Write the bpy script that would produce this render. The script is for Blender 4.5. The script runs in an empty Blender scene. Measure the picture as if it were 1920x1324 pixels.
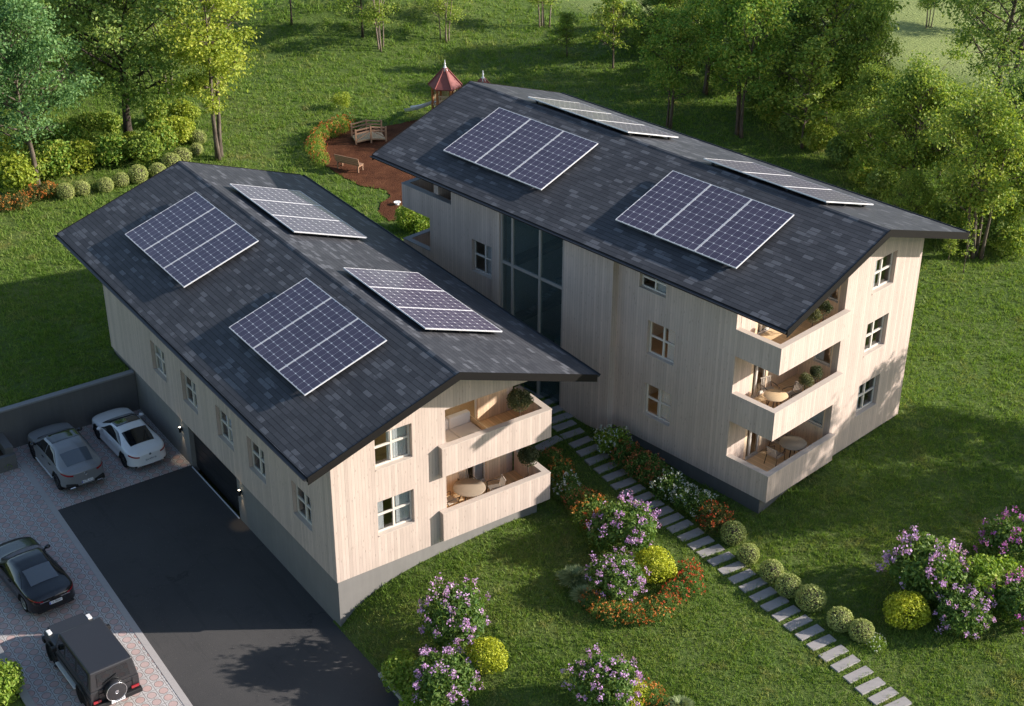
import bpy, bmesh, math, random
import numpy as np
from mathutils import Matrix, Vector
from math import radians, sin, cos, pi, sqrt

# ------------------------------------------------------------------ camera, sky, sun, exposure
SC = bpy.context.scene
COL = SC.collection
CAM = dict(x=-20.679, y=-41.04, z=37.669, yaw=-34.961, pitch=-29.169, roll=0.315, f=2820.5)
_y, _t, _r = radians(CAM['yaw']), radians(CAM['pitch']), radians(CAM['roll'])
FWD = Vector((-sin(_y)*cos(_t), cos(_y)*cos(_t), sin(_t)))
_rt = Vector((cos(_y), sin(_y), 0)); _up = _rt.cross(FWD)
RT = cos(_r)*_rt + sin(_r)*_up
UP = -sin(_r)*_rt + cos(_r)*_up
CPOS = Vector((CAM['x'], CAM['y'], CAM['z']))
cam = bpy.data.objects.new('camera', bpy.data.cameras.new('camera')); COL.objects.link(cam)
cam.matrix_world = Matrix(((RT.x, UP.x, -FWD.x, CPOS.x), (RT.y, UP.y, -FWD.y, CPOS.y), (RT.z, UP.z, -FWD.z, CPOS.z), (0, 0, 0, 1)))
cam.data.sensor_width = 36.0; cam.data.lens = 36.0*CAM['f']/1920.0
cam.data.clip_start = 0.5; cam.data.clip_end = 4000
SC.camera = cam
SUN_EL, SUN_AZ = 22.6, 147.0          # light travels towards this azimuth (math convention)
D = Vector((cos(radians(SUN_AZ))*cos(radians(SUN_EL)), sin(radians(SUN_AZ))*cos(radians(SUN_EL)), -sin(radians(SUN_EL))))
sun = bpy.data.objects.new('sun', bpy.data.lights.new('sun', 'SUN')); COL.objects.link(sun)
sun.data.energy = 5.0; sun.data.angle = radians(0.6); sun.data.color = (1.0, 0.915, 0.84)
sun.rotation_euler = D.to_track_quat('-Z', 'Y').to_euler(); sun.location = (60, -60, 60)
W = bpy.data.worlds.new('World'); SC.world = W; W.use_nodes = True
wn = W.node_tree; wn.nodes.clear()
sky = wn.nodes.new('ShaderNodeTexSky'); sky.sky_type = 'NISHITA'; sky.sun_disc = False
sky.sun_elevation = radians(SUN_EL)
to_sun = -D
sky.sun_rotation = math.atan2(to_sun.x, to_sun.y)
bg = wn.nodes.new('ShaderNodeBackground'); bg.inputs['Strength'].default_value = 0.115
wo = wn.nodes.new('ShaderNodeOutputWorld')
wn.links.new(sky.outputs[0], bg.inputs['Color']); wn.links.new(bg.outputs[0], wo.inputs['Surface'])
SC.view_settings.view_transform = 'Standard'; SC.view_settings.look = 'None'
SC.view_settings.exposure = 0.8; SC.view_settings.gamma = 1.0
SC.render.engine = 'CYCLES'; SC.cycles.max_bounces = 10; SC.cycles.denoising_prefilter = 'NONE'; SC.cycles.diffuse_bounces = 6; SC.cycles.transparent_max_bounces = 12

rng = np.random.default_rng(7)
# ------------------------------------------------------------------ object helpers
def tag(o, label=None, cat=None, group=None, kind=None):
    if label: o['label'] = label
    if cat: o['category'] = cat
    if group: o['group'] = group
    if kind: o['kind'] = kind
    return o
def empty(name, loc=(0, 0, 0), rz=0.0, label=None, cat=None, group=None):
    o = bpy.data.objects.new(name, None); COL.objects.link(o)
    o.location = loc; o.rotation_euler = (0, 0, rz); o.empty_display_size = 0.3
    return tag(o, label, cat, group)
def link_mesh(name, me, parent=None, mats=(), loc=None, rot=None):
    for m in mats: me.materials.append(m)
    o = bpy.data.objects.new(name, me); COL.objects.link(o)
    if parent: o.parent = parent
    if loc is not None: o.location = loc
    if rot is not None: o.rotation_euler = rot
    return o
def copy_tree(o, parent=None):
    c = o.copy(); COL.objects.link(c)
    if parent: c.parent = parent
    for ch in list(o.children): copy_tree(ch, c)
    return c
class MB:
    """collects simple solids, then links them as one mesh object"""
    def __init__(s): s.v = []; s.f = []; s.m = []; s.sm = []; s.cur = 0; s.smooth = False
    def mat(s, i): s.cur = i; return s
    def add(s, vs, fs):
        b = len(s.v); s.v += [tuple(v) for v in vs]
        for f in fs: s.f.append(tuple(b+i for i in f)); s.m.append(s.cur); s.sm.append(s.smooth)
        return s
    def hexa(s, p):
        return s.add(p, [(3, 2, 1, 0), (4, 5, 6, 7), (0, 1, 5, 4), (1, 2, 6, 5), (2, 3, 7, 6), (3, 0, 4, 7)])
    def box(s, x0, x1, y0, y1, z0, z1):
        return s.hexa([(x0, y0, z0), (x1, y0, z0), (x1, y1, z0), (x0, y1, z0), (x0, y0, z1), (x1, y0, z1), (x1, y1, z1), (x0, y1, z1)])
    def obox(s, M, x0, x1, y0, y1, z0, z1):
        return s.hexa([M @ Vector(q) for q in [(x0, y0, z0), (x1, y0, z0), (x1, y1, z0), (x0, y1, z0), (x0, y0, z1), (x1, y0, z1), (x1, y1, z1), (x0, y1, z1)]])
    def bar(s, a, b, w, h=None):
        a, b = Vector(a), Vector(b); d = (b-a); L = d.length; d.normalize()
        q = d.to_track_quat('X', 'Z').to_matrix().to_4x4(); M = Matrix.Translation(a) @ q; h = h or w
        return s.obox(M, 0, L, -w/2, w/2, -h/2, h/2)
    def tube(s, pts, radii, n=8, caps=True):
        pts = [Vector(p) for p in pts]; b = len(s.v); up = Vector((0.13, 0.31, 0.94))
        for i, p in enumerate(pts):
            d = (pts[min(i+1, len(pts)-1)]-pts[max(i-1, 0)]).normalized()
            if abs(d.dot(up)) > .98: up = Vector((1, .1, 0)).normalized()
            x = d.cross(up).normalized(); y = d.cross(x).normalized(); r = radii[i] if hasattr(radii, '__len__') else radii
            for k in range(n):
                a = 2*pi*k/n; s.v.append(tuple(p+r*(cos(a)*x+sin(a)*y)))
        for i in range(len(pts)-1):
            for k in range(n):
                k2 = (k+1) % n
                s.f.append((b+i*n+k, b+i*n+k2, b+(i+1)*n+k2, b+(i+1)*n+k)); s.m.append(s.cur); s.sm.append(True)
        if caps:
            s.f.append(tuple(b+k for k in range(n))[::-1]); s.m.append(s.cur); s.sm.append(False)
            s.f.append(tuple(b+(len(pts)-1)*n+k for k in range(n))); s.m.append(s.cur); s.sm.append(False)
        return s
    def lathe(s, prof, n=20, M=Matrix(), smooth=True):
        b = len(s.v)
        for r, z in prof:
            for k in range(n):
                a = 2*pi*k/n; s.v.append(tuple(M @ Vector((r*cos(a), r*sin(a), z))))
        for i in range(len(prof)-1):
            for k in range(n):
                k2 = (k+1) % n
                s.f.append((b+i*n+k, b+i*n+k2, b+(i+1)*n+k2, b+(i+1)*n+k)); s.m.append(s.cur); s.sm.append(smooth)
        s.f.append(tuple(b+k for k in range(n))[::-1]); s.m.append(s.cur); s.sm.append(False)
        s.f.append(tuple(b+(len(prof)-1)*n+k for k in range(n))); s.m.append(s.cur); s.sm.append(False)
        return s
    def prism(s, poly, z0, z1):
        n = len(poly)
        return s.add([(x, y, z0) for x, y in poly]+[(x, y, z1) for x, y in poly],
                     [tuple(range(n))[::-1], tuple(range(n, 2*n))]+[(i, (i+1) % n, n+(i+1) % n, n+i) for i in range(n)])
    def grid(s, P, smooth=True, flip=False):
        h, w = len(P), len(P[0]); b = len(s.v)
        for row in P: s.v += [tuple(q) for q in row]
        for i in range(h-1):
            for j in range(w-1):
                f = (b+i*w+j, b+i*w+j+1, b+(i+1)*w+j+1, b+(i+1)*w+j)
                s.f.append(f[::-1] if flip else f); s.m.append(s.cur); s.sm.append(smooth)
        return s
    def mesh(s, name):
        me = bpy.data.meshes.new(name); me.from_pydata(s.v, [], s.f)
        me.polygons.foreach_set('material_index', s.m); me.polygons.foreach_set('use_smooth', s.sm); me.update(); return me
    def build(s, name, mats, parent=None, loc=None, rot=None, bevel=0, seg=1):
        if not isinstance(mats, (list, tuple)): mats = [mats]
        o = link_mesh(name, s.mesh(name), parent, mats, loc, rot)
        if bevel:
            b = o.modifiers.new('bevel', 'BEVEL'); b.width = bevel; b.segments = seg; b.limit_method = 'ANGLE'; b.angle_limit = radians(40)
        return o
def np_mesh(name, V, F, mats, parent=None, smooth=False):
    """V (n,3), F (m,k) arrays with constant face size"""
    me = bpy.data.meshes.new(name); k = F.shape[1]
    me.vertices.add(len(V)); me.vertices.foreach_set('co', np.ascontiguousarray(V, np.float32).ravel())
    me.loops.add(F.size); me.loops.foreach_set('vertex_index', np.ascontiguousarray(F, np.int32).ravel())
    me.polygons.add(len(F)); me.polygons.foreach_set('loop_start', np.arange(0, F.size, k, dtype=np.int32))
    me.polygons.foreach_set('use_smooth', np.full(len(F), smooth)); me.update(calc_edges=True); me.validate()
    return me

# ------------------------------------------------------------------ material helpers
class NT:
    def __init__(s, name):
        s.mat = bpy.data.materials.new(name); s.mat.use_nodes = True; s.t = s.mat.node_tree; s.t.nodes.clear()
        s.out = s.t.nodes.new('ShaderNodeOutputMaterial')
    def n(s, typ, **kw):
        nd = s.t.nodes.new('ShaderNode'+typ)
        for k, v in kw.items():
            if k.startswith('_'): setattr(nd, k[1:], v)
            else: s.set(nd.inputs[int(k[1:]) if k[0] == 'i' and k[1:].isdigit() else k.replace('__', ' ')], v)
        return nd
    def set(s, sock, v):
        if isinstance(v, bpy.types.NodeSocket): s.t.links.new(v, sock)
        elif isinstance(v, bpy.types.Node): s.t.links.new(v.outputs[0], sock)
        elif isinstance(v, (tuple, list)) and len(v) == 3 and sock.type == 'RGBA': sock.default_value = (*v, 1)
        else: sock.default_value = v
    def math(s, op, a, b=0.0, c=None, clamp=False):
        nd = s.t.nodes.new('ShaderNodeMath'); nd.operation = op; nd.use_clamp = clamp
        s.set(nd.inputs[0], a); s.set(nd.inputs[1], b)
        if c is not None: s.set(nd.inputs[2], c)
        return nd.outputs[0]
    def mix(s, f, a, b, mode='MIX'):
        nd = s.t.nodes.new('ShaderNodeMix'); nd.data_type = 'RGBA'; nd.blend_type = mode
        s.set(nd.inputs[0], f); s.set(nd.inputs[6], a); s.set(nd.inputs[7], b); return nd.outputs[2]
    def ramp(s, f, stops):
        nd = s.t.nodes.new('ShaderNodeValToRGB'); e = nd.color_ramp.elements
        while len(e) < len(stops): e.new(0.5)
        for el, (p, c) in zip(e, stops): el.position = p; el.color = (*c, 1) if len(c) == 3 else c
        s.set(nd.inputs[0], f); return nd.outputs[0]
    def noise(s, vec, scale, detail=3.0, rough=0.55):
        return s.n('TexNoise', Vector=vec, Scale=scale, Detail=detail, Roughness=rough).outputs[0]
    def obj(s): return s.n('TexCoord').outputs['Object']
    def xyz(s, v):
        o = s.n('SeparateXYZ', i0=v).outputs; return o[0], o[1], o[2]
    def vec(s, x, y, z=0.0): return s.n('CombineXYZ', i0=x, i1=y, i2=z).outputs[0]
    def bsdf(s, color, rough=0.6, spec=0.3, metal=0.0, bump=None, bstr=0.3, bdist=0.02, **kw):
        p = s.n('BsdfPrincipled'); s.set(p.inputs['Base Color'], color); s.set(p.inputs['Roughness'], rough)
        s.set(p.inputs['Specular IOR Level'], spec); s.set(p.inputs['Metallic'], metal)
        for k, v in kw.items(): s.set(p.inputs[k.replace('__', ' ')], v)
        if bump is not None:
            b = s.n('Bump', Height=bump, Strength=bstr, Distance=bdist); s.t.links.new(b.outputs[0], p.inputs['Normal'])
        return p
    def done(s, sh):
        s.t.links.new(sh.outputs[0] if isinstance(sh, bpy.types.Node) else sh, s.out.inputs['Surface']); return s.mat

def simple(name, color, rough=0.6, spec=0.3, metal=0.0, var=0.12, scale=6.0, bump=0.15, **kw):
    m = NT(name); v = m.obj(); nz = m.noise(v, scale, 4)
    f = m.math('MULTIPLY_ADD', nz, 2*var, 1-var)
    c = m.mix(1.0, color, m.vec(f, f, f), 'MULTIPLY')
    return m.done(m.bsdf(c, rough, spec, metal, bump=m.noise(v, scale*6, 3), bstr=bump, bdist=0.01, **kw))

def timber(name, base, dark, board=0.14, warm=None):
    m = NT(name); tc = m.n('TexCoord'); x, y, z = m.xyz(tc.outputs['Object']); nx, ny, nz = m.xyz(tc.outputs['Normal'])
    isx = m.math('GREATER_THAN', m.math('ABSOLUTE', nx), 0.6)
    u = m.math('ADD', m.math('MULTIPLY', isx, y), m.math('MULTIPLY', m.math('SUBTRACT', 1.0, isx), x))
    un = m.math('DIVIDE', u, board); fr = m.math('FRACT', un); idx = m.math('FLOOR', un)
    rnd = m.n('TexWhiteNoise', _noise_dimensions='1D', W=idx).outputs[0]
    gro = m.math('LESS_THAN', fr, 0.09)
    gv = m.vec(m.math('MULTIPLY', u, 26.0), m.math('MULTIPLY_ADD', rnd, 40.0, m.math('MULTIPLY', z, 1.6)), 0.0)
    grain = m.noise(gv, 1.0, 4, 0.6)
    blotch = m.noise(m.vec(m.math('MULTIPLY', u, 1.2), m.math('MULTIPLY', z, .5), 0.0), 1.0, 3)
    kn = m.n('TexVoronoi', _voronoi_dimensions='2D', Vector=m.vec(m.math('MULTIPLY', u, 4.0), m.math('MULTIPLY_ADD', rnd, 9.0, m.math('MULTIPLY', z, .9))), Scale=1.0).outputs[0]
    knot = m.math('LESS_THAN', kn, 0.055)
    val = m.math('ADD', m.math('MULTIPLY', rnd, 0.17), m.math('ADD', m.math('MULTIPLY', grain, 0.30), m.math('MULTIPLY_ADD', blotch, .22, 0.56)))
    col = m.mix(1.0, base, m.vec(val, val, val), 'MULTIPLY')
    col = m.mix(m.math('MULTIPLY', knot, 0.45), col, dark)
    col = m.mix(m.math('MULTIPLY', gro, 0.5), col, dark)
    h = m.math('SUBTRACT', m.math('MULTIPLY', grain, .15), gro)
    return m.done(m.bsdf(col, 0.7, 0.2, bump=h, bstr=0.5, bdist=0.012))

def glassy(name, tint=(0.8, 0.85, 0.85), refl=0.25, rough=0.03, body=None):
    m = NT(name); fa = m.n('LayerWeight', Blend=.5).outputs['Facing']
    f = m.math('MULTIPLY_ADD', m.math('POWER', fa, 4.0), .6, refl, clamp=True)
    g = m.n('BsdfGlossy', Color=(1, 1, 1), Roughness=rough); t = m.n('BsdfTransparent', Color=tint)
    sh = m.n('MixShader', i0=f, i1=t, i2=g)
    if body: sh = m.n('MixShader', i0=.11, i1=sh.outputs[0], i2=m.n('BsdfDiffuse', Color=body).outputs[0])
    return m.done(sh)

def leafmat(name, stops, trans=0.40, rough=0.55):
    m = NT(name); g = m.n('NewGeometry'); r = g.outputs['Random Per Island']
    oi = m.n('ObjectInfo').outputs['Random']
    v = m.noise(m.obj(), 0.55, 2)
    f = m.math('ADD', m.math('MULTIPLY', r, 0.6), m.math('ADD', m.math('MULTIPLY', v, 0.5), m.math('MULTIPLY_ADD', oi, 0.16, -0.13)))
    c = m.ramp(f, stops)
    d = m.bsdf(c, rough, 0.25); t = m.n('BsdfTranslucent', Color=m.mix(1.0, c, (1.15, 1.1, 0.6), 'MULTIPLY'))
    return m.done(m.n('MixShader', i0=trans, i1=d.outputs[0], i2=t.outputs[0]))

M = {}
M['timber'] = timber('whitewashed_timber', (0.595, 0.485, 0.415), (0.22, 0.17, 0.14))
M['timber_cap'] = simple('timber_capping', (0.53, 0.455, 0.39), 0.7, var=.08, scale=3)
M['timber_warm'] = timber('larch_lining', (0.84, 0.63, 0.43), (0.34, 0.20, 0.11), 0.14)
M['deck'] = timber('deck_boards', (0.84, 0.61, 0.36), (0.36, 0.21, 0.10), 0.13)
M['interior'] = simple('interior_wood', (0.46, 0.32, 0.19), 0.5, var=.1)
M['plaster'] = simple('interior_plaster', (0.55, 0.52, 0.48), 0.8)
M['frame'] = simple('window_frame_paint', (0.66, 0.61, 0.54), 0.5, var=.04, bump=.03)
M['frame_gray'] = simple('curtain_wall_frame', (0.36, 0.33, 0.30), 0.5, var=.04, bump=.03)
M['glass'] = glassy('window_glass', (0.90, 0.92, 0.92), 0.05)
M['glass_dark'] = glassy('tinted_glass', (0.80, 0.88, 0.90), 0.05, body=(.13, .21, .23))
M['black'] = simple('black_metal', (0.018, 0.018, 0.02), 0.4, 0.5)
M['fascia'] = simple('dark_fascia', (0.013, 0.012, 0.0115), 0.6, 0.12)
M['gutter'] = simple('gutter_metal', (0.020, 0.021, 0.026), 0.35, 0.5)
M['cap_metal'] = simple('coping', (0.23, 0.23, 0.235), 0.6)
M['white'] = simple('white_paint', (0.8, 0.8, 0.78), 0.5, var=.03)
M['fabric'] = simple('cushion_fabric', (0.72, 0.68, 0.62), 0.9, var=.05, scale=20)
M['soil'] = simple('planter_soil', (0.05, 0.032, 0.02), 0.95, var=.4)

def concrete(name, c, ca=0.25):
    m = NT(name); v = m.obj(); a = m.noise(v, 0.9, 5, 0.65); x, y, z = m.xyz(v)
    st = m.noise(m.vec(m.math('MULTIPLY', m.math('ADD', x, y), 5.0), m.math('MULTIPLY', z, .35), 0.0), 1.0, 4)
    f = m.math('ADD', m.math('MULTIPLY', a, ca), m.math('MULTIPLY_ADD', st, ca, 1-ca))
    return m.done(m.bsdf(m.mix(1.0, c, m.vec(f, f, f), 'MULTIPLY'), 0.85, 0.2, bump=m.noise(v, 14, 5), bstr=.25, bdist=.01))
M['concrete'] = concrete('cast_concrete', (0.215, 0.205, 0.192))
M['concrete_dark'] = concrete('weathered_concrete', (0.13, 0.127, 0.124), .3)
M['stone'] = concrete('paving_slab', (0.315, 0.295, 0.282), .42)

def shingles(name, W):
    m = NT(name); x, y, z = m.xyz(m.obj())
    s = m.math('MULTIPLY', m.math('ABSOLUTE', m.math('SUBTRACT', x, W/2)), 1.056)
    row = m.math('DIVIDE', s, 0.215); ri = m.math('FLOOR', row); rf = m.math('FRACT', row)
    off = m.n('TexWhiteNoise', _noise_dimensions='1D', W=ri).outputs[0]
    side = m.math('SIGN', m.math('SUBTRACT', x, W/2))
    col = m.math('ADD', m.math('DIVIDE', y, 0.46), m.math('MULTIPLY', off, 3.0)); ci = m.math('FLOOR', col); cf = m.math('FRACT', col)
    rnd = m.n('TexWhiteNoise', _noise_dimensions='3D', Vector=m.vec(ri, ci, side)).outputs[0]
    patch = m.noise(m.vec(m.math('MULTIPLY', y, 1.1), m.math('MULTIPLY', s, 1.5), side), 1.0, 2)
    light = m.math('GREATER_THAN', m.math('ADD', rnd, m.math('MULTIPLY', patch, 0.75)), 1.24)
    base = m.ramp(rnd, [(0, (0.037, 0.038, 0.043)), (0.5, (0.049, 0.051, 0.057)), (1, (0.068, 0.069, 0.076))])
    base = m.mix(m.math('MULTIPLY', light, 0.55), base, (0.125, 0.13, 0.142))
    gap = m.math('MAXIMUM', m.math('LESS_THAN', m.math('ABSOLUTE', m.math('SUBTRACT', rf, .5)), .0), m.math('GREATER_THAN', rf, 0.86))
    gap2 = m.math('LESS_THAN', cf, 0.035)
    g = m.math('MAXIMUM', gap, m.math('MULTIPLY', gap2, .6))
    grit = m.noise(m.obj(), 40, 2)
    gg = m.math('MULTIPLY_ADD', grit, .5, .75)
    base = m.mix(1.0, base, m.vec(gg, gg, gg), 'MULTIPLY')
    cl = m.mix(m.math('MULTIPLY', g, 0.72), base, (0.006, 0.006, 0.008))
    h = m.math('ADD', m.math('MULTIPLY', m.math('SUBTRACT', rf, gap), .8), m.math('MULTIPLY', rnd, .35))
    return m.done(m.bsdf(cl, 0.62, 0.35, bump=h, bstr=.55, bdist=.02))

def cells(name):
    # photovoltaic cells: object coordinates of one module, x along the ridge, y up the slope
    m = NT(name); x, y, z = m.xyz(m.obj())
    u = m.math('MULTIPLY', m.math('SUBTRACT', x, 0.03), 6/2.05); v = m.math('MULTIPLY', m.math('SUBTRACT', y, 0.03), 10/3.70)
    du = m.math('ABSOLUTE', m.math('SUBTRACT', m.math('FRACT', u), .5)); dv = m.math('ABSOLUTE', m.math('SUBTRACT', m.math('FRACT', v), .5))
    line = m.math('GREATER_THAN', m.math('MAXIMUM', du, dv), 0.474)
    dia = m.math('GREATER_THAN', m.math('ADD', du, dv), 0.885)
    bus = m.math('GREATER_THAN', m.math('ABSOLUTE', m.math('SUBTRACT', m.math('FRACT', m.math('MULTIPLY', u, 4.0)), .5)), .455)
    ri = m.n('TexWhiteNoise', _noise_dimensions='2D', Vector=m.vec(m.math('FLOOR', u), m.math('FLOOR', v))).outputs[0]
    c = m.mix(ri, (0.056, 0.045, 0.074), (0.075, 0.061, 0.094))
    c = m.mix(m.math('MULTIPLY', bus, .22), c, (.35, .35, .4))
    c = m.mix(m.math('MULTIPLY', line, .5), c, (0.55, .55, .58)); c = m.mix(dia, c, (0.8, .8, .8))
    return m.done(m.bsdf(c, 0.34, 0.4, Coat__Weight=0.22, Coat__Roughness=0.10))
M['cells'] = cells('photovoltaic_cells')
M['alu'] = simple('aluminium_frame', (0.62, 0.62, 0.63), 0.4, 0.5, 0.0, var=.03)

def asphalt():
    m = NT('asphalt'); v = m.obj(); a = m.noise(v, .25, 4); b = m.noise(v, 60, 2); c = m.noise(v, 1.7, 6, .7)
    col = m.ramp(m.math('ADD', m.math('MULTIPLY', a, .5), m.math('MULTIPLY', b, .5)), [(.3, (.044, .043, .044)), (.7, (.084, .080, .076))])
    col = m.mix(m.math('MULTIPLY', m.math('GREATER_THAN', c, .66), .25), col, (.10, .095, .09))
    x, y, z = m.xyz(v); tr = m.noise(m.vec(m.math('MULTIPLY', x, 1.5), m.math('MULTIPLY', y, .10), 0.0), 1.0, 4, .6)
    col = m.mix(m.math('MULTIPLY', m.math('GREATER_THAN', tr, .60), .16), col, (.030, .030, .031))
    ck = m.n('TexVoronoi', _feature='DISTANCE_TO_EDGE', Vector=m.vec(m.math('MULTIPLY_ADD', c, .9, m.math('MULTIPLY', x, .22)), m.math('MULTIPLY_ADD', a, 1.2, m.math('MULTIPLY', y, .16)), 0.0), Scale=1.0).outputs[0]
    col = m.mix(m.math('MULTIPLY', m.math('LESS_THAN', ck, .004), .35), col, (.016, .016, .017))
    sp = m.n('TexVoronoi', Vector=v, Scale=4.5).outputs[0]
    col = m.mix(m.math('MULTIPLY', m.math('LESS_THAN', sp, .07), .6), col, (.17, .155, .13))
    return m.done(m.bsdf(col, .85, .3, bump=b, bstr=.5, bdist=.012))
M['asphalt'] = asphalt()

def pavers():
    m = NT('rosette_pavers'); x, y, z = m.xyz(m.obj())
    fx = m.math('SUBTRACT', m.math('FRACT', m.math('DIVIDE', x, .452)), .5); fy = m.math('SUBTRACT', m.math('FRACT', m.math('DIVIDE', y, .432)), .5)
    dx = m.math('MULTIPLY', fx, .452); dy = m.math('MULTIPLY', fy, .432)
    d = m.math('SQRT', m.math('ADD', m.math('MULTIPLY', dx, dx), m.math('MULTIPLY', dy, dy)))
    circ = m.math('LESS_THAN', d, 0.158)
    ring = m.math('LESS_THAN', m.math('ABSOLUTE', m.math('SUBTRACT', d, 0.165)), 0.013)
    seam = m.math('MULTIPLY', m.math('GREATER_THAN', d, .165), m.math('MAXIMUM', m.math('GREATER_THAN', m.math('ABSOLUTE', fx), .475), m.math('GREATER_THAN', m.math('ABSOLUTE', fy), .475)))
    vx = m.vec(x, y, 0.0)
    pr = m.noise(vx, 2.3, 2); fine = m.noise(vx, 25, 3); big = m.noise(vx, .35, 3)
    red = m.mix(pr, (0.41, 0.27, 0.245), (0.56, 0.41, 0.375)); gray = m.mix(pr, (0.42, .40, .39), (0.56, .535, .515))
    rc = m.n('TexWhiteNoise', _noise_dimensions='2D', Vector=m.vec(m.math('FLOOR', m.math('DIVIDE', x, .452)), m.math('FLOOR', m.math('DIVIDE', y, .432)))).outputs[0]
    c = m.mix(circ, gray, m.mix(m.math('MULTIPLY', rc, .45), red, (.47, .40, .385)))
    f = m.math('ADD', m.math('MULTIPLY', fine, .35), m.math('MULTIPLY_ADD', big, .4, .62)); c = m.mix(1.0, c, m.vec(f, f, f), 'MULTIPLY')
    j = m.math('MAXIMUM', ring, seam); c = m.mix(m.math('MULTIPLY', j, .75), c, (.10, .085, .08))
    return m.done(m.bsdf(c, .8, .25, bump=m.math('SUBTRACT', m.math('MULTIPLY', fine, .3), j), bstr=.5, bdist=.01))
M['pavers'] = pavers()
M['kerb'] = concrete('kerb_concrete', (0.40, 0.375, 0.36), .2)

def lawnmat():
    m = NT('lawn_grass'); v = m.obj(); a = m.noise(v, .16, 4, .6); b = m.noise(v, 1.1, 5, .65); c = m.noise(v, 9, 4, .7); d = m.noise(v, 34, 2)
    f = m.math('ADD', m.math('MULTIPLY', a, .35), m.math('ADD', m.math('MULTIPLY', b, .3), m.math('MULTIPLY', c, .4)))
    col = m.ramp(f, [(.33, (.060, .108, .022)), (.5, (.098, .156, .031)), (.68, (.165, .195, .055))])
    bare = m.math('MULTIPLY', m.math('GREATER_THAN', m.math('ADD', b, m.math('MULTIPLY', c, .45)), .93), .55)
    col = m.mix(bare, col, (.17, .125, .065))
    xx, yy, zz = m.xyz(v); mea = m.math('MULTIPLY', m.math('MULTIPLY_ADD', m.math('ADD', m.math('MULTIPLY', a, 9.0), m.math('ADD', m.math('MULTIPLY', xx, .93), m.math('MULTIPLY', yy, .36))), .12, -8.6, clamp=True), .75)
    col = m.mix(mea, col, (.35, .41, .15))
    cl = m.noise(v, 4.2, 4, .62)
    h = m.math('ADD', m.math('MULTIPLY', cl, 1.3), m.math('ADD', m.math('MULTIPLY', c, .8), m.math('MULTIPLY', d, .4)))
    return m.done(m.bsdf(col, .8, .15, bump=h, bstr=1.0, bdist=.16))
M['lawn'] = lawnmat()
def grassmat():
    m = NT('grass_blades'); v = m.obj(); r = m.n('NewGeometry').outputs['Random Per Island']
    a = m.noise(v, .13, 4, .6); b = m.noise(v, .9, 5, .65); f = m.math('ADD', m.math('MULTIPLY', r, .45), m.math('ADD', m.math('MULTIPLY', a, .45), m.math('MULTIPLY_ADD', b, .5, -.2)))
    c = m.ramp(f, [(.2, (.096, .185, .026)), (.5, (.172, .285, .048)), (.8, (.31, .365, .10))])
    dry = m.math('MULTIPLY', m.math('SUBTRACT', m.math('ADD', m.math('MULTIPLY', a, .35), m.noise(v, .75, 5, .7)), .735, clamp=True), 5.0, clamp=True)
    c = m.mix(m.math('MULTIPLY', dry, .7), c, (.40, .33, .16))
    d = m.bsdf(c, .6, .2); t = m.n('BsdfTranslucent', Color=m.mix(1.0, c, (1.1, 1.1, .6), 'MULTIPLY'))
    return m.done(m.n('MixShader', i0=.42, i1=d.outputs[0], i2=t.outputs[0]))
M['grass'] = grassmat()
def mulchmat():
    m = NT('bark_mulch'); v = m.obj(); a = m.noise(v, 1.2, 4); b = m.noise(v, 16, 4, .7)
    c = m.ramp(m.math('ADD', m.math('MULTIPLY', a, .45), m.math('MULTIPLY', b, .55)), [(.35, (.045, .017, .009)), (.55, (.115, .045, .022)), (.72, (.19, .085, .042))])
    return m.done(m.bsdf(c, .95, .1, bump=b, bstr=1.0, bdist=.06))
M['mulch'] = mulchmat()
M['wood_play'] = simple('weathered_play_wood', (0.33, 0.20, 0.125), .7, var=.25, scale=9)
M['wood_rust'] = simple('stained_post_wood', (0.38, 0.15, 0.06), .6, var=.2, scale=9)
M['wood_pale'] = simple('pale_play_wood', (0.52, 0.40, 0.25), .6, var=.15, scale=9)
M['red_roof'] = simple('red_roof_shingle', (0.25, 0.082, 0.072), .6, var=.2, scale=7)
M['slide'] = simple('slide_plastic', (0.62, 0.64, 0.70), .35, .5, var=.03)
def bark(name, a, b):
    m = NT(name); v = m.obj(); x, y, z = m.xyz(v); n = m.noise(m.vec(m.math('MULTIPLY', x, 9.0), m.math('MULTIPLY', y, 9.0), m.math('MULTIPLY', z, 1.6)), 1.0, 5, .7)
    return m.done(m.bsdf(m.ramp(n, [(.35, a), (.7, b)]), .9, .15, bump=n, bstr=.8, bdist=.04))
M['bark'] = bark('gray_bark', (.055, .042, .032), (.20, .165, .13))
M['bark_dark'] = bark('dark_bark', (.028, .022, .018), (.10, .082, .065))
M['bark_birch'] = bark('pale_bark', (.11, .075, .055), (.42, .35, .29))
# foliage
G = lambda *s: list(zip((.08, .45, .9), s))
M['lf_dark'] = leafmat('dark_broad_leaves', G((0.079, 0.150, 0.040), (0.180, 0.291, 0.068), (0.363, 0.445, 0.120)))
M['lf_silver'] = leafmat('gray_green_leaves', G((0.064, 0.154, 0.053), (0.150, 0.285, 0.095), (0.300, 0.462, 0.179)))
M['lf_mid'] = leafmat('fresh_green_leaves', G((0.092, 0.171, 0.029), (0.231, 0.348, 0.057), (0.463, 0.499, 0.100)))
M['lf_yellow'] = leafmat('yellow_green_leaves', G((0.131, 0.198, 0.022), (0.307, 0.394, 0.048), (0.558, 0.569, 0.099)))
M['lf_olive'] = leafmat('autumn_tinged_leaves', G((0.082, 0.194, 0.032), (0.208, 0.357, 0.059), (0.489, 0.486, 0.095)))
M['lf_box'] = leafmat('clipped_box_leaves', G((0.156, 0.205, 0.056), (0.328, 0.390, 0.112), (0.590, 0.605, 0.231)), .2)
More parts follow.
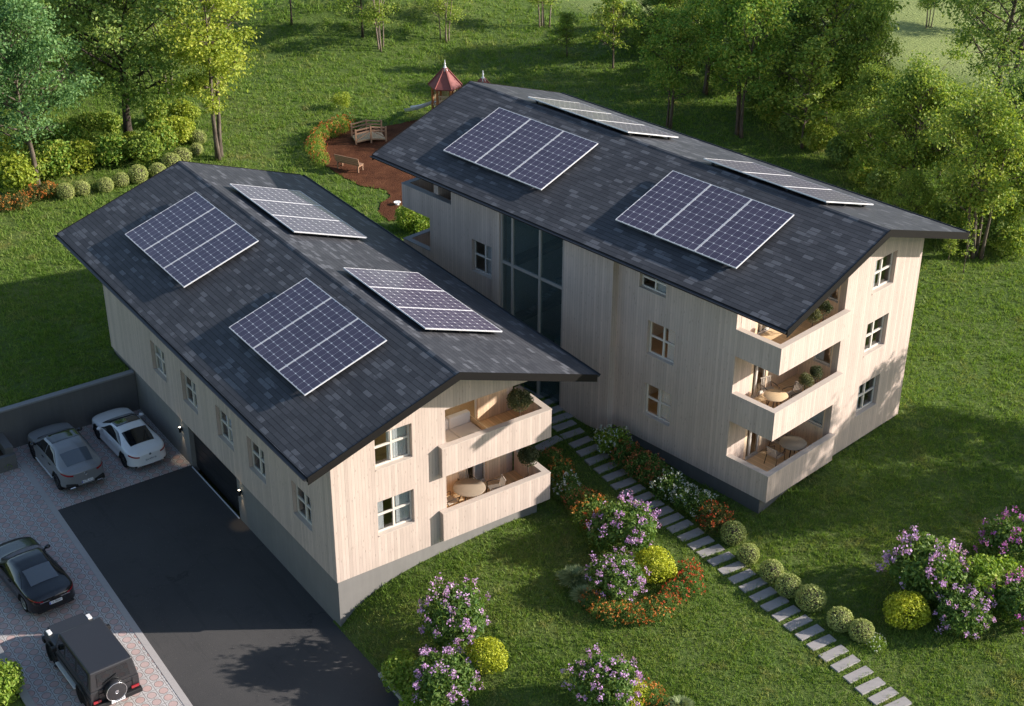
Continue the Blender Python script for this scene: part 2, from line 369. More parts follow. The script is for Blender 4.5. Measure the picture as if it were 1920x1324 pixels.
M['lf_gold'] = leafmat('golden_shrub_leaves', G((.20, .25, .014), (.42, .47, .030), (.68, .68, .10)), .3)
M['lf_shrub'] = leafmat('shrub_leaves', G((0.050, 0.116, 0.027), (0.120, 0.217, 0.045), (0.253, 0.345, 0.092)))
M['lf_bright'] = leafmat('bright_shrub_leaves', G((0.107, 0.201, 0.028), (0.236, 0.366, 0.047), (0.472, 0.532, 0.119)))
M['lf_tuft'] = leafmat('tufted_grass_blades', G((0.138, 0.199, 0.075), (0.288, 0.359, 0.154), (0.523, 0.561, 0.298)), .25)
M['lf_red'] = leafmat('red_tinged_leaves', G((0.040, 0.096, 0.024), (0.106, 0.131, 0.037), (0.262, 0.202, 0.067)))
def petal(name, stops): return leafmat(name, G(*stops), .25, .6)
M['fl_lilac'] = petal('lilac_petals', ((.36, .17, .42), (.55, .32, .60), (.72, .52, .74)))
M['fl_pink'] = petal('magenta_petals', ((.40, .06, .32), (.55, .14, .50), (.66, .40, .68)))
M['fl_orange'] = petal('orange_petals', ((.42, .06, .02), (.58, .19, .04), (.68, .40, .09)))
M['fl_red'] = petal('red_petals', ((.42, .02, .02), (.55, .08, .03), (.62, .24, .06)))
M['fl_white'] = petal('white_petals', ((.40, .45, .40), (.55, .58, .52), (.68, .68, .62)))
M['fl_rust'] = petal('rust_petals', ((.28, .06, .03), (.42, .13, .05), (.50, .24, .10)))

# ------------------------------------------------------------------ terrain
A_W, A_L, A_Z, A_ZR, A_ZE, A_O, A_F, A_B = 9.42, 22.5, 2.25, 10.624, 8.462, 1.62, 1.45, 0.5
B_X, B_Y, B_R = 16.86, -5.137, radians(9.274)
B_W, B_L, B_ZR, B_ZE, B_O, B_F, B_B = 10.1, 20.26, 13.372, 11.265, 1.254, 1.29, 2.56
BM = Matrix.Translation((B_X, B_Y, 0)) @ Matrix.Rotation(B_R, 4, 'Z')
BI = BM.inverted()
def fromB(x, y, z=0.0): return BM @ Vector((x, y, z))
_cp = [(2, -.1, 1.78), (5, 0, 1.78), (7.9, 0, 1.86), (9.4, 0, 1.75), (2, -4, 1.7), (3, -9, 1.6), (6, -5, 1.68), (6, -10, 1.6), (10, -6, 1.7), (13.4, -5, 1.7), (13.3, -12, 1.68),
       (10, -14, 1.62), (13, -18, 1.6), (13.4, 0, 1.75), (14, 4, 1.85), (15, 8, 2.05), (11, 3, 1.8), (11, 9, 2.0), (11, 16, 2.0), (0, 24, 2.0), (-6, 20.5, 2.0), (-9, 26, 2.0), (-20, 25, 2.1), (5, 30, 2.0), (-12, 40, 2.0), (5, 43, 2.0), (14, 46, 2.0),
       (24, -12, 1.75), (30, -6, 2.0), (36, 4, 2.0), (24, -20, 1.7), (40, -10, 2.0)]
for q in [(0, 0, 1.62), (0, 1.5, 1.7), (0, 3.5, 1.62), (0, 5, 1.78), (0, 6.6, 1.97), (0, 8, 2.05), (-.35, 11.3, 2.1), (-.35, 15, 2.1), (0, 20, 2.0), (2.5, 0, 1.95), (5, 0, 2.24), (7.5, 0, 2.22), (10.1, 0, 2.2), (10.1, 8, 2.1), (10.1, 18, 2.0), (5, -3, 1.95), (10, -3, 2.1)]:
    p = fromB(*q); _cp.append(tuple(p))
for px in (18, 22, 26, 30, 34):
    for py in (28, 34, 40, 46): _cp.append((px, py, 2.0))
_cp = np.array(_cp)
def H(x, y):
    x = np.asarray(x, float); y = np.asarray(y, float); sh = np.broadcast(x, y).shape; X = np.broadcast_to(x, sh).ravel(); Y = np.broadcast_to(y, sh).ravel()
    d2 = (X[:, None]-_cp[None, :, 0])**2+(Y[:, None]-_cp[None, :, 1])**2
    w = 1.0/(d2+.9)**1.7; w0 = 1.0/(60.0**2)
    z = ((w*_cp[None, :, 2]).sum(1)+w0*2.0)/(w.sum(1)+w0)
    z = z*np.where(Y < 18.5, 1-np.exp(-np.maximum(X, 0)/(1.7+.10*np.maximum(-Y, 0))), 1.0)
    # rolling ground far behind the houses
    far = 1/(1+np.exp(-((X*.5+Y*.72)-56)/4.0))
    z = z+far*(2.3*np.exp(-(((X-47)/17)**2+((Y-63)/6.0)**2))+1.3*np.exp(-(((X-28)/12)**2+((Y-66)/5)**2))+.55*np.sin(X*.19+1)*np.sin(Y*.23)-.9*np.exp(-(((X-70)/18)**2+((Y-30)/16)**2)))
    return z.reshape(sh)
def h1(x, y): return float(H(np.array([x]), np.array([y]))[0])
def ground(u, v, dz=0.0):
    """where the line of sight through the photograph's point (u, v) meets the ground raised by dz"""
    d = FWD+RT*((u-960)/CAM['f'])-UP*((v-662)/CAM['f']); z = 2.0
    for _ in range(14):
        p = CPOS+d*((z-CPOS.z)/d.z); z = .5*z+.5*(h1(p.x, p.y)+dz)
    return p
STEP = .6
def lawn():
    xs = np.concatenate([np.arange(-39, 54.01, STEP), np.arange(55.2, 150, 2.4)]); ys = np.concatenate([np.arange(-42, 60.01, STEP), np.arange(61.8, 150, 2.4)])
    i0 = np.argmin(abs(xs)); xs[i0] = 0.0; ys[np.argmin(abs(ys-19.8))] = 19.8
    X, Y = np.meshgrid(xs, ys); Z = np.empty_like(X)
    for r in range(len(ys)): Z[r] = H(X[r], Y[r])
    Z[(X < -11.3) & (Y < 19)] = .35
    n, m = X.shape; V = np.stack([X, Y, Z], -1).reshape(-1, 3)
    I = np.arange(n*m).reshape(n, m); F = np.stack([I[:-1, :-1], I[:-1, 1:], I[1:, 1:], I[1:, :-1]], -1).reshape(-1, 4)
    c = V[F].mean(1); keep = ~((c[:, 0] < 0) & (c[:, 0] > -11.4) & (c[:, 1] < 19.8)) & ~((c[:, 0] > 0) & (c[:, 0] < 9) & (c[:, 1] > .6) & (c[:, 1] < 22))
    V[:, 2] -= 0.0
    me = np_mesh('lawn', V, F[keep], [], smooth=True)
    return tag(link_mesh('lawn', me, None, [M['lawn']]), kind='structure')
lawn()
mb = MB().box(-1500, 1500, -1500, 1500, -1.2, -1.0)
tag(mb.build('meadow', M['lawn']), kind='structure')
# driveway, parking, kerb strip
def kx(y): return -6.46+(y+.7)*0.0211
tag(MB().prism([(kx(-40), -40), (0.0, -40), (0.0, -.02), (.1, .0), (.1, 13.9), (kx(13.9), 13.9)], -.25, 0.0).build('driveway', M['asphalt']), kind='structure')
tag(MB().prism([(kx(13.9), 13.904), (.1, 13.904), (.1, 19.84), (-11.4, 19.84), (-11.4, -40), (kx(-40), -40), (kx(13.9), 13.9)], -.25, 0.004).build('parking_pavement', M['pavers']), kind='structure')
o = MB().prism([(kx(-40)-.26, -40), (kx(-40)-.0, -40), (kx(18.4), 18.4), (kx(18.4)-.26, 18.4)], -.05, 0.016).build('kerb_strip', M['kerb']); tag(o, kind='structure')
o = MB().prism([(-.14, -40), (0.02, -40), (.02, -3.1), (-.14, -3.1)], -.05, .13).build('lawn_kerb', M['kerb'], bevel=.015); tag(o, kind='structure')
# retaining walls
t = empty('retaining_wall', (-8, 19.8, 0), 0, 'long dark concrete retaining wall behind the two parked cars, holding up the shaded lawn', 'wall')
MB().box(-12, 8.04, 0.0, .28, -.2, 2.0).build('wall_body', M['concrete_dark'], t)
MB().box(-12, 8.03, -.03, .30, 2.0, 2.09).build('coping', M['cap_metal'], t, bevel=.012)
t = empty('planter_wall', (-6.65, 18.2, 0), 0, 'low stepped concrete planter wall left of the gray car, with a green bush inside', 'planter')
MB().box(-5, .2, -.12, .12, -.1, .74).build('front_wall', M['concrete_dark'], t)
MB().box(-.18, .2, .123, 1.57, -.1, 1.02).build('side_wall', M['concrete_dark'], t)
MB().box(-4.95, -.183, .123, 1.57, -.1, .55).build('soil', M['soil'], t)
t = empty('boundary_wall', (-11.3, -14, 0), 0, 'low gray concrete wall edging the pavement at the bottom left corner', 'wall')
MB().box(-.2, .06, 0, 20.2, -.1, .40).build('wall_body', M['concrete_dark'], t)
MB().box(-.23, .09, -.0, 20.23, .40, .46).build('coping', M['cap_metal'], t, bevel=.01)
# bark mulch of the playground
MULCH = []
def mulch():
    px = [(606, 262), (599, 285), (611, 312), (640, 331), (680, 351), (722, 357), (733, 367), (712, 385), (711, 402), (730, 415), (752, 413), (772, 400), (830, 360), (880, 300), (880, 235), (800, 222), (740, 235), (680, 243), (640, 247), (618, 253)]
    P = [ground(*q) for q in px]; n = len(P); r = random.Random(3); Q = []
    for i in range(n):
        a, b = P[i], P[(i+1) % n]
        for k in range(6):
            q = a.lerp(b, k/6); Q.append((q.x+r.uniform(-.07, .07), q.y+r.uniform(-.07, .07)))
    MULCH.extend(Q); o = MB().prism(Q, 1.8, 2.045).build('mulch_bed', M['mulch']); return tag(o, kind='structure')
mulch()

# ------------------------------------------------------------------ houses
def wall(mb, axis, c0, c1, u0, u1, zb, top, holes):
    """axis 'y': wall in the xz plane between y=c0..c1 with u=x; 'x': wall in the yz plane, u=y. top: [(u, z)...]"""
    tu = [a for a, _ in top]; tz = [b for _, b in top]
    zt = lambda u: float(np.interp(u, tu, tz))
    br = sorted({u0, u1, *[a for a in tu if u0 < a < u1], *[h[0] for h in holes if u0 < h[0] < u1], *[h[1] for h in holes if u0 < h[1] < u1]})
    for a, b in zip(br[:-1], br[1:]):
        hs = sorted([h[2:] for h in holes if h[0] <= a+1e-6 and h[1] >= b-1e-6]); z = zb; segs = []
        for lo, hi in hs:
            if lo > z: segs.append((z, lo, lo))
            z = max(z, hi)
        if z < max(zt(a), zt(b)): segs.append((z, zt(a), zt(b)))
        for z0, za, zc in segs:
            if axis == 'y': p = [(a, c0, z0), (b, c0, z0), (b, c1, z0), (a, c1, z0), (a, c0, za), (b, c0, zc), (b, c1, zc), (a, c1, za)]
            else: p = [(c0, a, z0), (c1, a, z0), (c1, b, z0), (c0, b, z0), (c0, a, za), (c1, a, za), (c1, b, zc), (c0, b, zc)]
            mb.hexa(p)
def wavy(mb, P0, P1, z0, z1, amp=.035, n=24):
    P0, P1 = Vector(P0), Vector(P1); d = P1-P0; nrm = Vector((-d.y, d.x, 0)).normalized(); L = d.length
    row = [P0+d*(k/n)+nrm*(amp*sin(k*2.1)) for k in range(n+1)]
    mb.grid([[(q.x, q.y, z0) for q in row], [(q.x, q.y, z1) for q in row]])
def window(root, axis, c, dirn, u0, u1, z0, z1, curtains=((0, .3),), frame='frame', bars=(.5, .5), glass='glass', label=None, depth=.19):
    """dirn: +1 when the inside of the house lies at larger c"""
    q = c+dirn*depth
    def bx(mb, ua, ub, ca, cb, za, zb):
        ca, cb = min(ca, cb), max(ca, cb)
        return mb.box(ua, ub, ca, cb, za, zb) if axis == 'y' else mb.box(ca, cb, ua, ub, za, zb)
    f = MB(); w = .065
    bx(f, u0+.003, u0+w, q, q+dirn*.07, z0+.003, z1-.003); bx(f, u1-w, u1-.003, q, q+dirn*.07, z0+.003, z1-.003)
    bx(f, u0+w, u1-w, q, q+dirn*.07, z0+.003, z0+w); bx(f, u0+w, u1-w, q, q+dirn*.07, z1-w, z1-.003)
    if bars:
        um = u0+(u1-u0)*bars[0]; zm = z0+(z1-z0)*bars[1]
        bx(f, um-.042, um+.042, q-dirn*.012, q+dirn*.07, z0+w, z1-w)
        bx(f, u0+w, um-.042, q-dirn*.008, q+dirn*.065, zm-.038, zm+.038); bx(f, um+.042, u1-w, q-dirn*.008, q+dirn*.065, zm-.038, zm+.038)
    o = f.build('window', M[frame], root)
    if label: o['label'] = label
    g = MB(); bx(g, u0+.03, u1-.03, q+dirn*.03, q+dirn*.042, z0+.03, z1-.03); g.build('pane', M[glass], o)
    s = MB(); bx(s, u0+.003, u1-.003, q-dirn*.0, c-dirn*.03, z0-.035, z0+.006); s.build('sill', M['cap_metal'] if frame == 'frame_gray' else M['timber_cap'], o)
    if curtains:
        cm = MB(); cc = q+dirn*.13
        for a, b in curtains:
            ua, ub = u0+(u1-u0)*a, u0+(u1-u0)*b
            if axis == 'y': wavy(cm, (ua, cc, 0), (ub, cc, 0), z0-.1, z1+.1)
            else: wavy(cm, (cc, ua, 0), (cc, ub, 0), z0-.1, z1+.1)
        cm.build('curtain', M['curtain'], o)
    return o
def curtain():
    m = NT('curtain_cloth'); c = (.90, .90, .91)
    d = m.n('BsdfDiffuse', Color=c); t = m.n('BsdfTranslucent', Color=c)
    return m.done(m.n('MixShader', i0=.35, i1=d.outputs[0], i2=t.outputs[0]))
M['curtain'] = curtain()

def roof(root, W, y0, y1, o, zr, ze, name):
    th = .20; xl, xr, xm = -o, W+o, W/2
    mb = MB()
    # two sloping slabs; slot 0 shingles on the top faces, slot 1 dark boards elsewhere
    for x_e, s in ((xl, 1), (xr, -1)):
        p = [(x_e, y0, ze-th), (xm, y0, zr-th), (xm, y1, zr-th), (x_e, y1, ze-th), (x_e, y0, ze), (xm, y0, zr), (xm, y1, zr), (x_e, y1, ze)]
        fs = [(3, 2, 1, 0), (4, 5, 6, 7), (0, 1, 5, 4), (2, 3, 7, 6), (3, 0, 4, 7)]
        if s < 0: fs = [f[::-1] for f in fs]
        mb.mat(1).add(p, fs); mb.m[-4] = 0
    r = mb.build('roof', [name, M['fascia']], root)
    cap = MB(); sl = (zr-ze)/(xm-xl)
    for s in (-1, 1):
        cap.hexa([(xm, y0-.012, zr+.004), (xm+s*.11, y0-.012, zr+.004-.11*sl), (xm+s*.11, y1+.012, zr+.004-.11*sl), (xm, y1+.012, zr+.004),
                  (xm, y0-.012, zr+.014), (xm+s*.11, y0-.012, zr+.014-.11*sl), (xm+s*.11, y1+.012, zr+.014-.11*sl), (xm, y1+.012, zr+.014)] if s > 0 else
                 [(xm+s*.11, y0-.012, zr+.004-.11*sl), (xm, y0-.012, zr+.004), (xm, y1+.012, zr+.004), (xm+s*.11, y1+.012, zr+.004-.11*sl),
                  (xm+s*.11, y0-.012, zr+.014-.11*sl), (xm, y0-.012, zr+.014), (xm, y1+.012, zr+.014), (xm+s*.11, y1+.012, zr+.014-.11*sl)])
    cap.build('ridge_cap', name, r)
    # barge boards along the gables, gutters along the eaves
    for y in (y0, y1):
        bb = MB()
        ya, yb = (y-.035, y-.003) if y == y0 else (y+.003, y+.035)
        for x_e, s in ((xl, 1), (xr, -1)):
            xa, xb = (x_e, xm) if s > 0 else (xm, x_e); za, zb = (ze, zr) if s > 0 else (zr, ze)
            bb.hexa([(xa, ya, za-.30), (xb, ya, zb-.30), (xb, yb, zb-.30), (xa, yb, za-.30), (xa, ya, za+.022), (xb, ya, zb+.022), (xb, yb, zb+.022), (xa, yb, za+.022)])
        bb.build('bargeboard', M['fascia'], r)
    for x_e, s in ((xl, -1), (xr, 1)):
        g = MB(); n = 8
        pr = [(x_e+s*(.085-.085*cos(pi*k/n)), ze-.035-.085*sin(pi*k/n)) for k in range(n+1)]
        pi_ = [(x_e+s*(.085-.070*cos(pi*k/n)), ze-.035-.070*sin(pi*k/n)) for k in range(n+1)]
        for y in (y0+.02, y1-.02): pass
        rows = [[(x, y0+.0, z) for x, z in pr], [(x, y1, z) for x, z in pr]]; g.grid(rows, flip=s < 0)
        rows = [[(x, y0+.0, z) for x, z in pi_], [(x, y1, z) for x, z in pi_]]; g.grid(rows, flip=s > 0)
        g.box(x_e+s*.17-.012, x_e+s*.17+.012, y0, y1, ze-.045, ze-.02)
        for y in (y0, y1):
            b0 = len(g.v); g.v += [(x, y, z) for x, z in pr]; g.f.append(tuple(range(b0, b0+n+1))); g.m.append(0); g.sm.append(False)
        g.build('gutter', M['gutter'], r)
    return r
def gable_top(W, zr, ze, o, cl=.21):
    sl = (zr-ze)/(W/2+o); return [(0, zr-cl-sl*W/2), (W/2, zr-cl), (W, zr-cl-sl*W/2)]

MA_R, MB_R = shingles('slate_shingles', A_W), shingles('slate_shingles_tall', B_W)
# ---------------- front house (garage house)
RA = empty('apartment_house', (0, 0, 0), 0, 'lower two storey pale timber house above a dark garage, standing beside the asphalt driveway', 'house')
gA = gable_top(A_W, A_ZR, A_ZE, A_O); zeA = gA[0][1]
w = MB()
wall(w, 'y', 0, .3, 0, A_W, A_Z, gA, [(1.88, 3.48, 3.68, 5.22), (1.88, 3.48, 6.67, 8.17), (4.95, A_W, A_Z-1, 5.23), (4.95, A_W, 5.23, 8.23)])
lw = [(15.5, 17.03), (12.18, 13.72), (8.66, 10.18), (5.7, 7.22), (1.8, 3.34)]
wall(w, 'x', 0, .3, .3, A_L-.3, A_Z, [(0, zeA+.0), (A_L, zeA)], [(a, b, 3.56, 5.1) for a, b in lw])
wall(w, 'x', A_W-.3, A_W, 1.94, A_L-.3, A_Z, [(0, zeA), (A_L, zeA)], [])
w.box(A_W-.3, A_W, .3, 1.94, 8.23, zeA)
wall(w, 'y', A_L-.3, A_L, 0, A_W, A_Z, gA, [])
w.build('wall', M['timber'], RA)
lin = MB()
wall(lin, 'y', 1.94, 2.14, 4.65, A_W-.3, A_Z, [(0, 8.23), (20, 8.23)], [(6.0, 7.7, 5.76, 8.0), (7.1, 8.1, 2.76, 5.0)])
lin.box(4.65, 4.949, .301, 1.94, 2.5, 8.228)
lin.build('loggia_lining', M['timber_warm'], RA)
MB().box(4.951, 9.5, -.03, 1.939, 2.55, 2.76).build('balcony_floor', M['deck'], RA); MB().box(4.951, 9.5, -.03, 1.939, 5.45, 5.76).build('balcony_floor', M['deck'], RA)
MB().box(4.951, 9.40, .0, 1.939, 5.24, 5.44).build('loggia_ceiling', M['timber_warm'], RA); MB().box(4.951, A_W-.301, .302, 1.939, 8.235, 8.33).build('loggia_ceiling', M['timber_warm'], RA)
for zt in (3.77, 6.77):
    zb = zt-1.31
    b = MB(); b.box(4.61, 9.75, -.282, -.04, zb, zt-.03); b.box(4.61, 4.85, -.04, -.001, zb, zt-.03); b.box(9.5, 9.75, -.04, 1.94, zb, zt-.03); b.box(4.86, 9.5, -.04, -.031, zb, zb+.25) ; b.box(4.86, 9.499, -.039, 1.9, zb-.003, zb+.05)
    o = b.build('balcony_railing', M['timber'], RA)
    b = MB(); b.box(4.595, 9.765, -.297, -.03, zt-.03, zt); b.box(9.485, 9.765, -.03, 1.94, zt-.03, zt); b.build('railing_cap', M['timber_cap'], o)
c = MB(); i = .07
wall(c, 'x', i, .4, i, A_L-i, -.3, [(0, A_Z-.002), (30, A_Z-.002)], [(8.88, 13.75, -.3, 2.17)])
c.box(.4, A_W-i, i, .4, -.3, A_Z-.002); c.box(A_W-.4, A_W-i, .4, A_L-i, -.3, A_Z-.002); c.box(.4, A_W-.4, A_L-.4, A_L-i, -.3, A_Z-.002)
c.box(.41, A_W-.41, .41, A_L-.41, A_Z-.3, A_Z-.01)
c.build('foundation', M['concrete'], RA)
MA = roof(RA, A_W, -A_F, A_L+A_B, A_O, A_ZR, A_ZE, MA_R)
gd = MB(); gd.box(.28, .33, 8.885, 13.745, -.05, 2.165)
for k in range(1, 5): gd.box(.272, .279, 8.90, 13.73, .42*k-.012, .42*k)
g = gd.build('garage_door', M['black'], RA)
MB().box(.012, .06, 8.9, 13.73, .0, .03).build('threshold', M['alu'], g)
cu = [((0, .25),), ((.55, 1),), ((.25, .9),), ((.55, .95),), ((.55, 1),)]
for (a, b), ct in zip(lw, cu): window(RA, 'x', 0, 1, a, b, 3.56, 5.1, tuple((1-q, 1-p) for p, q in ct), depth=.17)
window(RA, 'y', 0, 1, 1.88, 3.48, 6.67, 8.17, ((-.05, .08), (.42, 1.02)), bars=(.5, .56))
window(RA, 'y', 0, 1, 1.88, 3.48, 3.68, 5.22, ((-.05, .26), (.60, 1.02)), bars=(.5, .52))
window(RA, 'y', 1.94, 1, 5.15, 5.95, 5.78, 8.1, ((0, 1),), bars=None, depth=.05)
window(RA, 'y', 1.94, 1, 6.0, 7.7, 5.77, 8.0, None, bars=None, depth=.05)
window(RA, 'y', 1.94, 1, 7.1, 8.1, 2.77, 5.0, ((.45, 1),), bars=(.45, .02), depth=.05)
inn = MB()
inn.box(.31, A_W-.31, 2.15, A_L-.31, A_Z+.01, 2.7); inn.box(.31, A_W-.31, 2.15, A_L-.31, 5.35, 5.7); inn.box(.31, 4.64, .31, 2.14, 5.35, 5.7); inn.box(.31, 4.64, .31, 2.14, A_Z+.01, 2.7)
inn.build('interior_floor', M['interior'], RA)
inn = MB(); inn.box(A_W/2-.1, A_W/2+.1, 3.5, A_L-.31, 2.71, 5.34); inn.box(A_W/2-.1, A_W/2+.1, 5.0, A_L-.31, 5.71, 8.3)
for y in (4.5, 7.9, 11.2, 14.6, 18.5): inn.box(.31, A_W/2-.11, y-.06, y+.06, 2.71, 5.34)
inn.box(.31, A_W-.31, 4.6, 4.75, 5.71, 8.3); inn.box(.31, A_W-.31, 2.15, A_L-.31, 8.34, 8.42)
inn.build('interior_wall', M['plaster'], RA)

# ---------------- rear house (three storeys)
RB = empty('apartment_house', (B_X, B_Y, 0), B_R, 'taller three storey pale timber house with three corner balconies, standing right of the stepping path', 'house')
gB = gable_top(B_W, B_ZR, B_ZE, B_O); zeB = gB[0][1]; zB = 2.39; BL = B_L
w = MB(); bd = 1.93
gwin = [(6.5, 8.06, 3.66, 5.18), (6.5, 8.06, 6.63, 8.16), (6.5, 8.06, 9.58, 11.1)]
wall(w, 'y', 0, .3, 4.58, B_W, zB-.12, gB, gwin)
lwB = [(4.97, 6.47, 3.7, 5.26), (4.97, 6.47, 6.68, 8.27), (5.6, 7.05, 9.62, 10.5), (15.86, 17.32, 6.75, 8.35), (8.6, 15.3, 2.0, 10.9), (18.72, 30, 9.65, 20)]
wall(w, 'x', 0, .3, bd, BL, zB, [(0, zeB), (40, zeB)], lwB)
wall(w, 'x', B_W-.3, B_W, .3, BL-.3, zB-.12, [(0, zeB), (40, zeB)], [])
wall(w, 'y', BL-.3, BL, .3, B_W, zB, gB, [])
wall(w, 'y', BL+1.9, BL+2.0, 4.6, B_W, zB, gB, [])
# entrance bay
x = -.35
wall(w, 'x', x, -.001, 8.22, 15.62, 1.5, [(0, B_ZE-.18), (40, B_ZE-.18)], [(11.1, 15.1, 1.5, 30)])
w.build('wall', M['timber'], RB)
lin = MB()
wall(lin, 'y', bd, bd+.2, .301, 4.579, zB, gB, [(1.42, 2.32, 2.76, 4.95), (1.42, 2.32, 5.76, 7.95), (1.42, 2.32, 8.76, 10.6)])
wall(lin, 'x', 4.579, 4.88, .301, bd+.2, zB, [(0, gB[0][1]+4.5*.33), (9, gB[0][1]+4.5*.33)], [(.35, 1.2, 3.75, 5.0), (.35, 1.2, 6.75, 8.0), (.35, 1.2, 9.75, 11.0)])
lin.build('loggia_lining', M['timber_warm'], RB)
st = MB(); st.box(.002, .30, bd-.06, bd-.001, 2.8, 5.36); st.box(.002, .30, bd-.06, bd-.001, 5.8, 8.39); st.box(.302, 1.25, bd-.012, bd-.001, 2.8, 5.36); st.box(.302, 1.25, bd-.012, bd-.001, 5.8, 8.39); st.box(.302, 1.25, bd-.012, bd-.001, 8.8, 10.9)
st.build('loggia_panel', M['timber'], RB)
for z in (2.76, 5.76, 8.76): MB().box(.26, 4.575, -.03, bd-.013, z-.25, z).build('balcony_floor', M['deck'], RB)
for z in (5.38, 8.41): MB().box(.26, 4.575, .0, bd-.013, z, z+.09).build('loggia_ceiling', M['timber_warm'], RB)
for zt, zb in ((3.68, 2.39), (6.69, 5.37), (9.6, 8.4)):
    b = MB(); b.box(0, 4.6, -.285, -.04, zb, zt-.03); b.box(0, .25, -.04, bd-.003, zb, zt-.03); b.box(4.36, 4.6, -.04, -.001, zb, zt-.03); b.box(.25, 4.36, -.04, 1.9, zb-.003, zb+.05)
    o = b.build('balcony_railing', M['timber'], RB)
    b = MB(); b.box(-.014, 4.614, -.30, -.03, zt-.03, zt); b.box(-.014, .265, -.03, bd-.004, zt-.03, zt); b.build('railing_cap', M['timber_cap'], o)
for zt, zb in ((3.68, 2.39), (6.74, 5.4), (9.65, 8.44)):          # balconies at the far end
    b = MB(); b.box(0, .25, BL+.002, 22.25, zb, zt-.03); b.box(.25, 4.6, 22.0, 22.25, zb, zt-.03); b.box(.25, 4.6, BL+.002, 22.0, zb, zb+.28)
    o = b.build('balcony_railing', M['timber'], RB)
    b = MB(); b.box(-.02, .27, (18.72 if zt > 9 else BL)+.003, 22.27, zt-.028, zt+.002); b.box(.27, 4.6, 21.98, 22.27, zt-.028, zt+.002); b.build('railing_cap', M['cap_metal'], o)
MB().box(.302, 4.6, 18.7, 18.9, 8.76, zeB).build('loggia_lining', M['timber_warm'], RB)
c = MB(); c.box(.07, 4.7, .06, 1.0, .8, zB-.004); c.box(.07, .5, 1.0, BL, .8, zB-.004); c.box(4.7, B_W-.06, .06, .5, .8, zB-.14); c.box(B_W-.5, B_W-.06, .5, BL, .8, zB-.14); c.box(.51, B_W-.51, 1.01, BL-.1, 2.0, zB-.01)
c.build('foundation', M['concrete_dark'], RB)
roof(RB, B_W, -B_F, BL+B_B, B_O, B_ZR, B_ZE, MB_R)
for k, (a, b, z0, z1) in enumerate(lwB[:4]):
    window(RB, 'x', 0, 1, a, b, z0, z1, [((0, .64),), ((-.02, .40),), ((0, .5),), ((0, .6),)][k], bars=(.48, .52), depth=.17)
for k, (a, b, z0, z1) in enumerate(gwin):
    window(RB, 'y', 0, 1, a, b, z0, z1, [((-.05, .38),), None, ((-.05, .38),)][k], bars=(.49, .5))
for z in (2.77, 5.77, 8.77):
    window(RB, 'y', bd, 1, 1.42, 2.32, z, z+(2.17 if z < 8 else 1.8), ((-.1, .2),), bars=(.35, .02), depth=.04)
    window(RB, 'x', 4.579, 1, .35, 1.2, z+.98, z+2.22, ((.1, .9),) if z < 5 else ((.55, 1),), bars=None, depth=.05)
# stairwell glazing of the entrance bay
xg = x+.12
f = MB()
for y in (11.1, 12.55, 14.28, 14.98): f.box(xg-.06, xg+.08, y+.003, y+.12, 1.9, 10.95)
for a, b in ((11.22, 12.55), (12.67, 14.28), (14.40, 14.98)):
    for z in (2.0, 5.05, 8.1): f.box(xg-.05, xg+.07, a, b, z-.065, z+.065)
o = f.build('stairwell_glazing', M['frame_gray'], RB)
MB().box(xg, xg+.02, 11.15, 15.06, 1.95, 10.95).build('pane', M['glass_dark'], o)
s = MB()
for z in (5.0, 8.0): s.box(.35, 4.2, 11.0, 12.2, z-.25, z); s.box(.35, 4.2, 14.7, 15.2, z-.25, z)
s.box(.31, 4.2, 8.5, 15.4, 1.9, 2.1)
for fl_ in range(2):
    for k in range(14): s.box(.9, 2.4, 14.6-.18*k-.3, 14.6-.18*k, 2.1+3*fl_+.2*(k+1)-.05, 2.1+3*fl_+.2*(k+1))
s.build('staircase', M['concrete'], RB)
inn = MB()
for z in (2.7, 5.7, 8.7): inn.box(.31, B_W-.31, 2.15, 8.35, z-.3, z); inn.box(4.9, B_W-.31, .31, 2.14, z-.3, z); inn.box(.31, B_W-.31, 15.6, 18.6, z-.3, z)
inn.build('interior_floor', M['interior'], RB)
inn = MB(); inn.box(4.3, 4.5, 8.4, 15.5, 2, 11.2); inn.box(.31, B_W-.31, 8.36, 8.49, 2, 11); inn.box(.31, B_W-.31, 15.4, 15.55, 2, 11)
inn.box(.31, B_W-.31, 2.2, 18, 11.3, 11.4)
inn.build('interior_wall', M['plaster'], RB)
inn = MB(); inn.box(3.6, 3.7, 2.2, 8.3, 2.71, 5.39); inn.box(3.6, 3.7, 2.2, 8.3, 5.71, 8.39); inn.box(3.6, 3.7, 2.2, 8.3, 8.71, 10.9)
inn.build('interior_partition', M['plaster'], RB)
# ceiling lamps that light the rooms behind the windows
def room_lamp(root, x, y, z, e):
    o = MB().lathe([(.02, .0), (.22, -.03), (.24, -.10), (.20, -.14), (.02, -.15)], 14, Matrix.Translation((x, y, z))).build('ceiling_lamp', M['lamp_glow'], root)
    l = bpy.data.objects.new('lamp_light', bpy.data.lights.new('lamp_light', 'POINT')); COL.objects.link(l); l.parent = o
    l.location = (x, y, z-.35); l.data.energy = e; l.data.color = (1.0, .88, .70); l.data.shadow_soft_size = .15
def glow(name, c, s):
    m = NT(name); return m.done(m.n('Emission', Color=c, Strength=s))
M['lamp_glow'] = glow('lamp_glow', (1, .72, .42), 3.0)
for z in (5.3, 8.3): room_lamp(RB, 1.9, 5.6, z, 5)
room_lamp(RA, 6.8, 3.3, 8.3, 26)

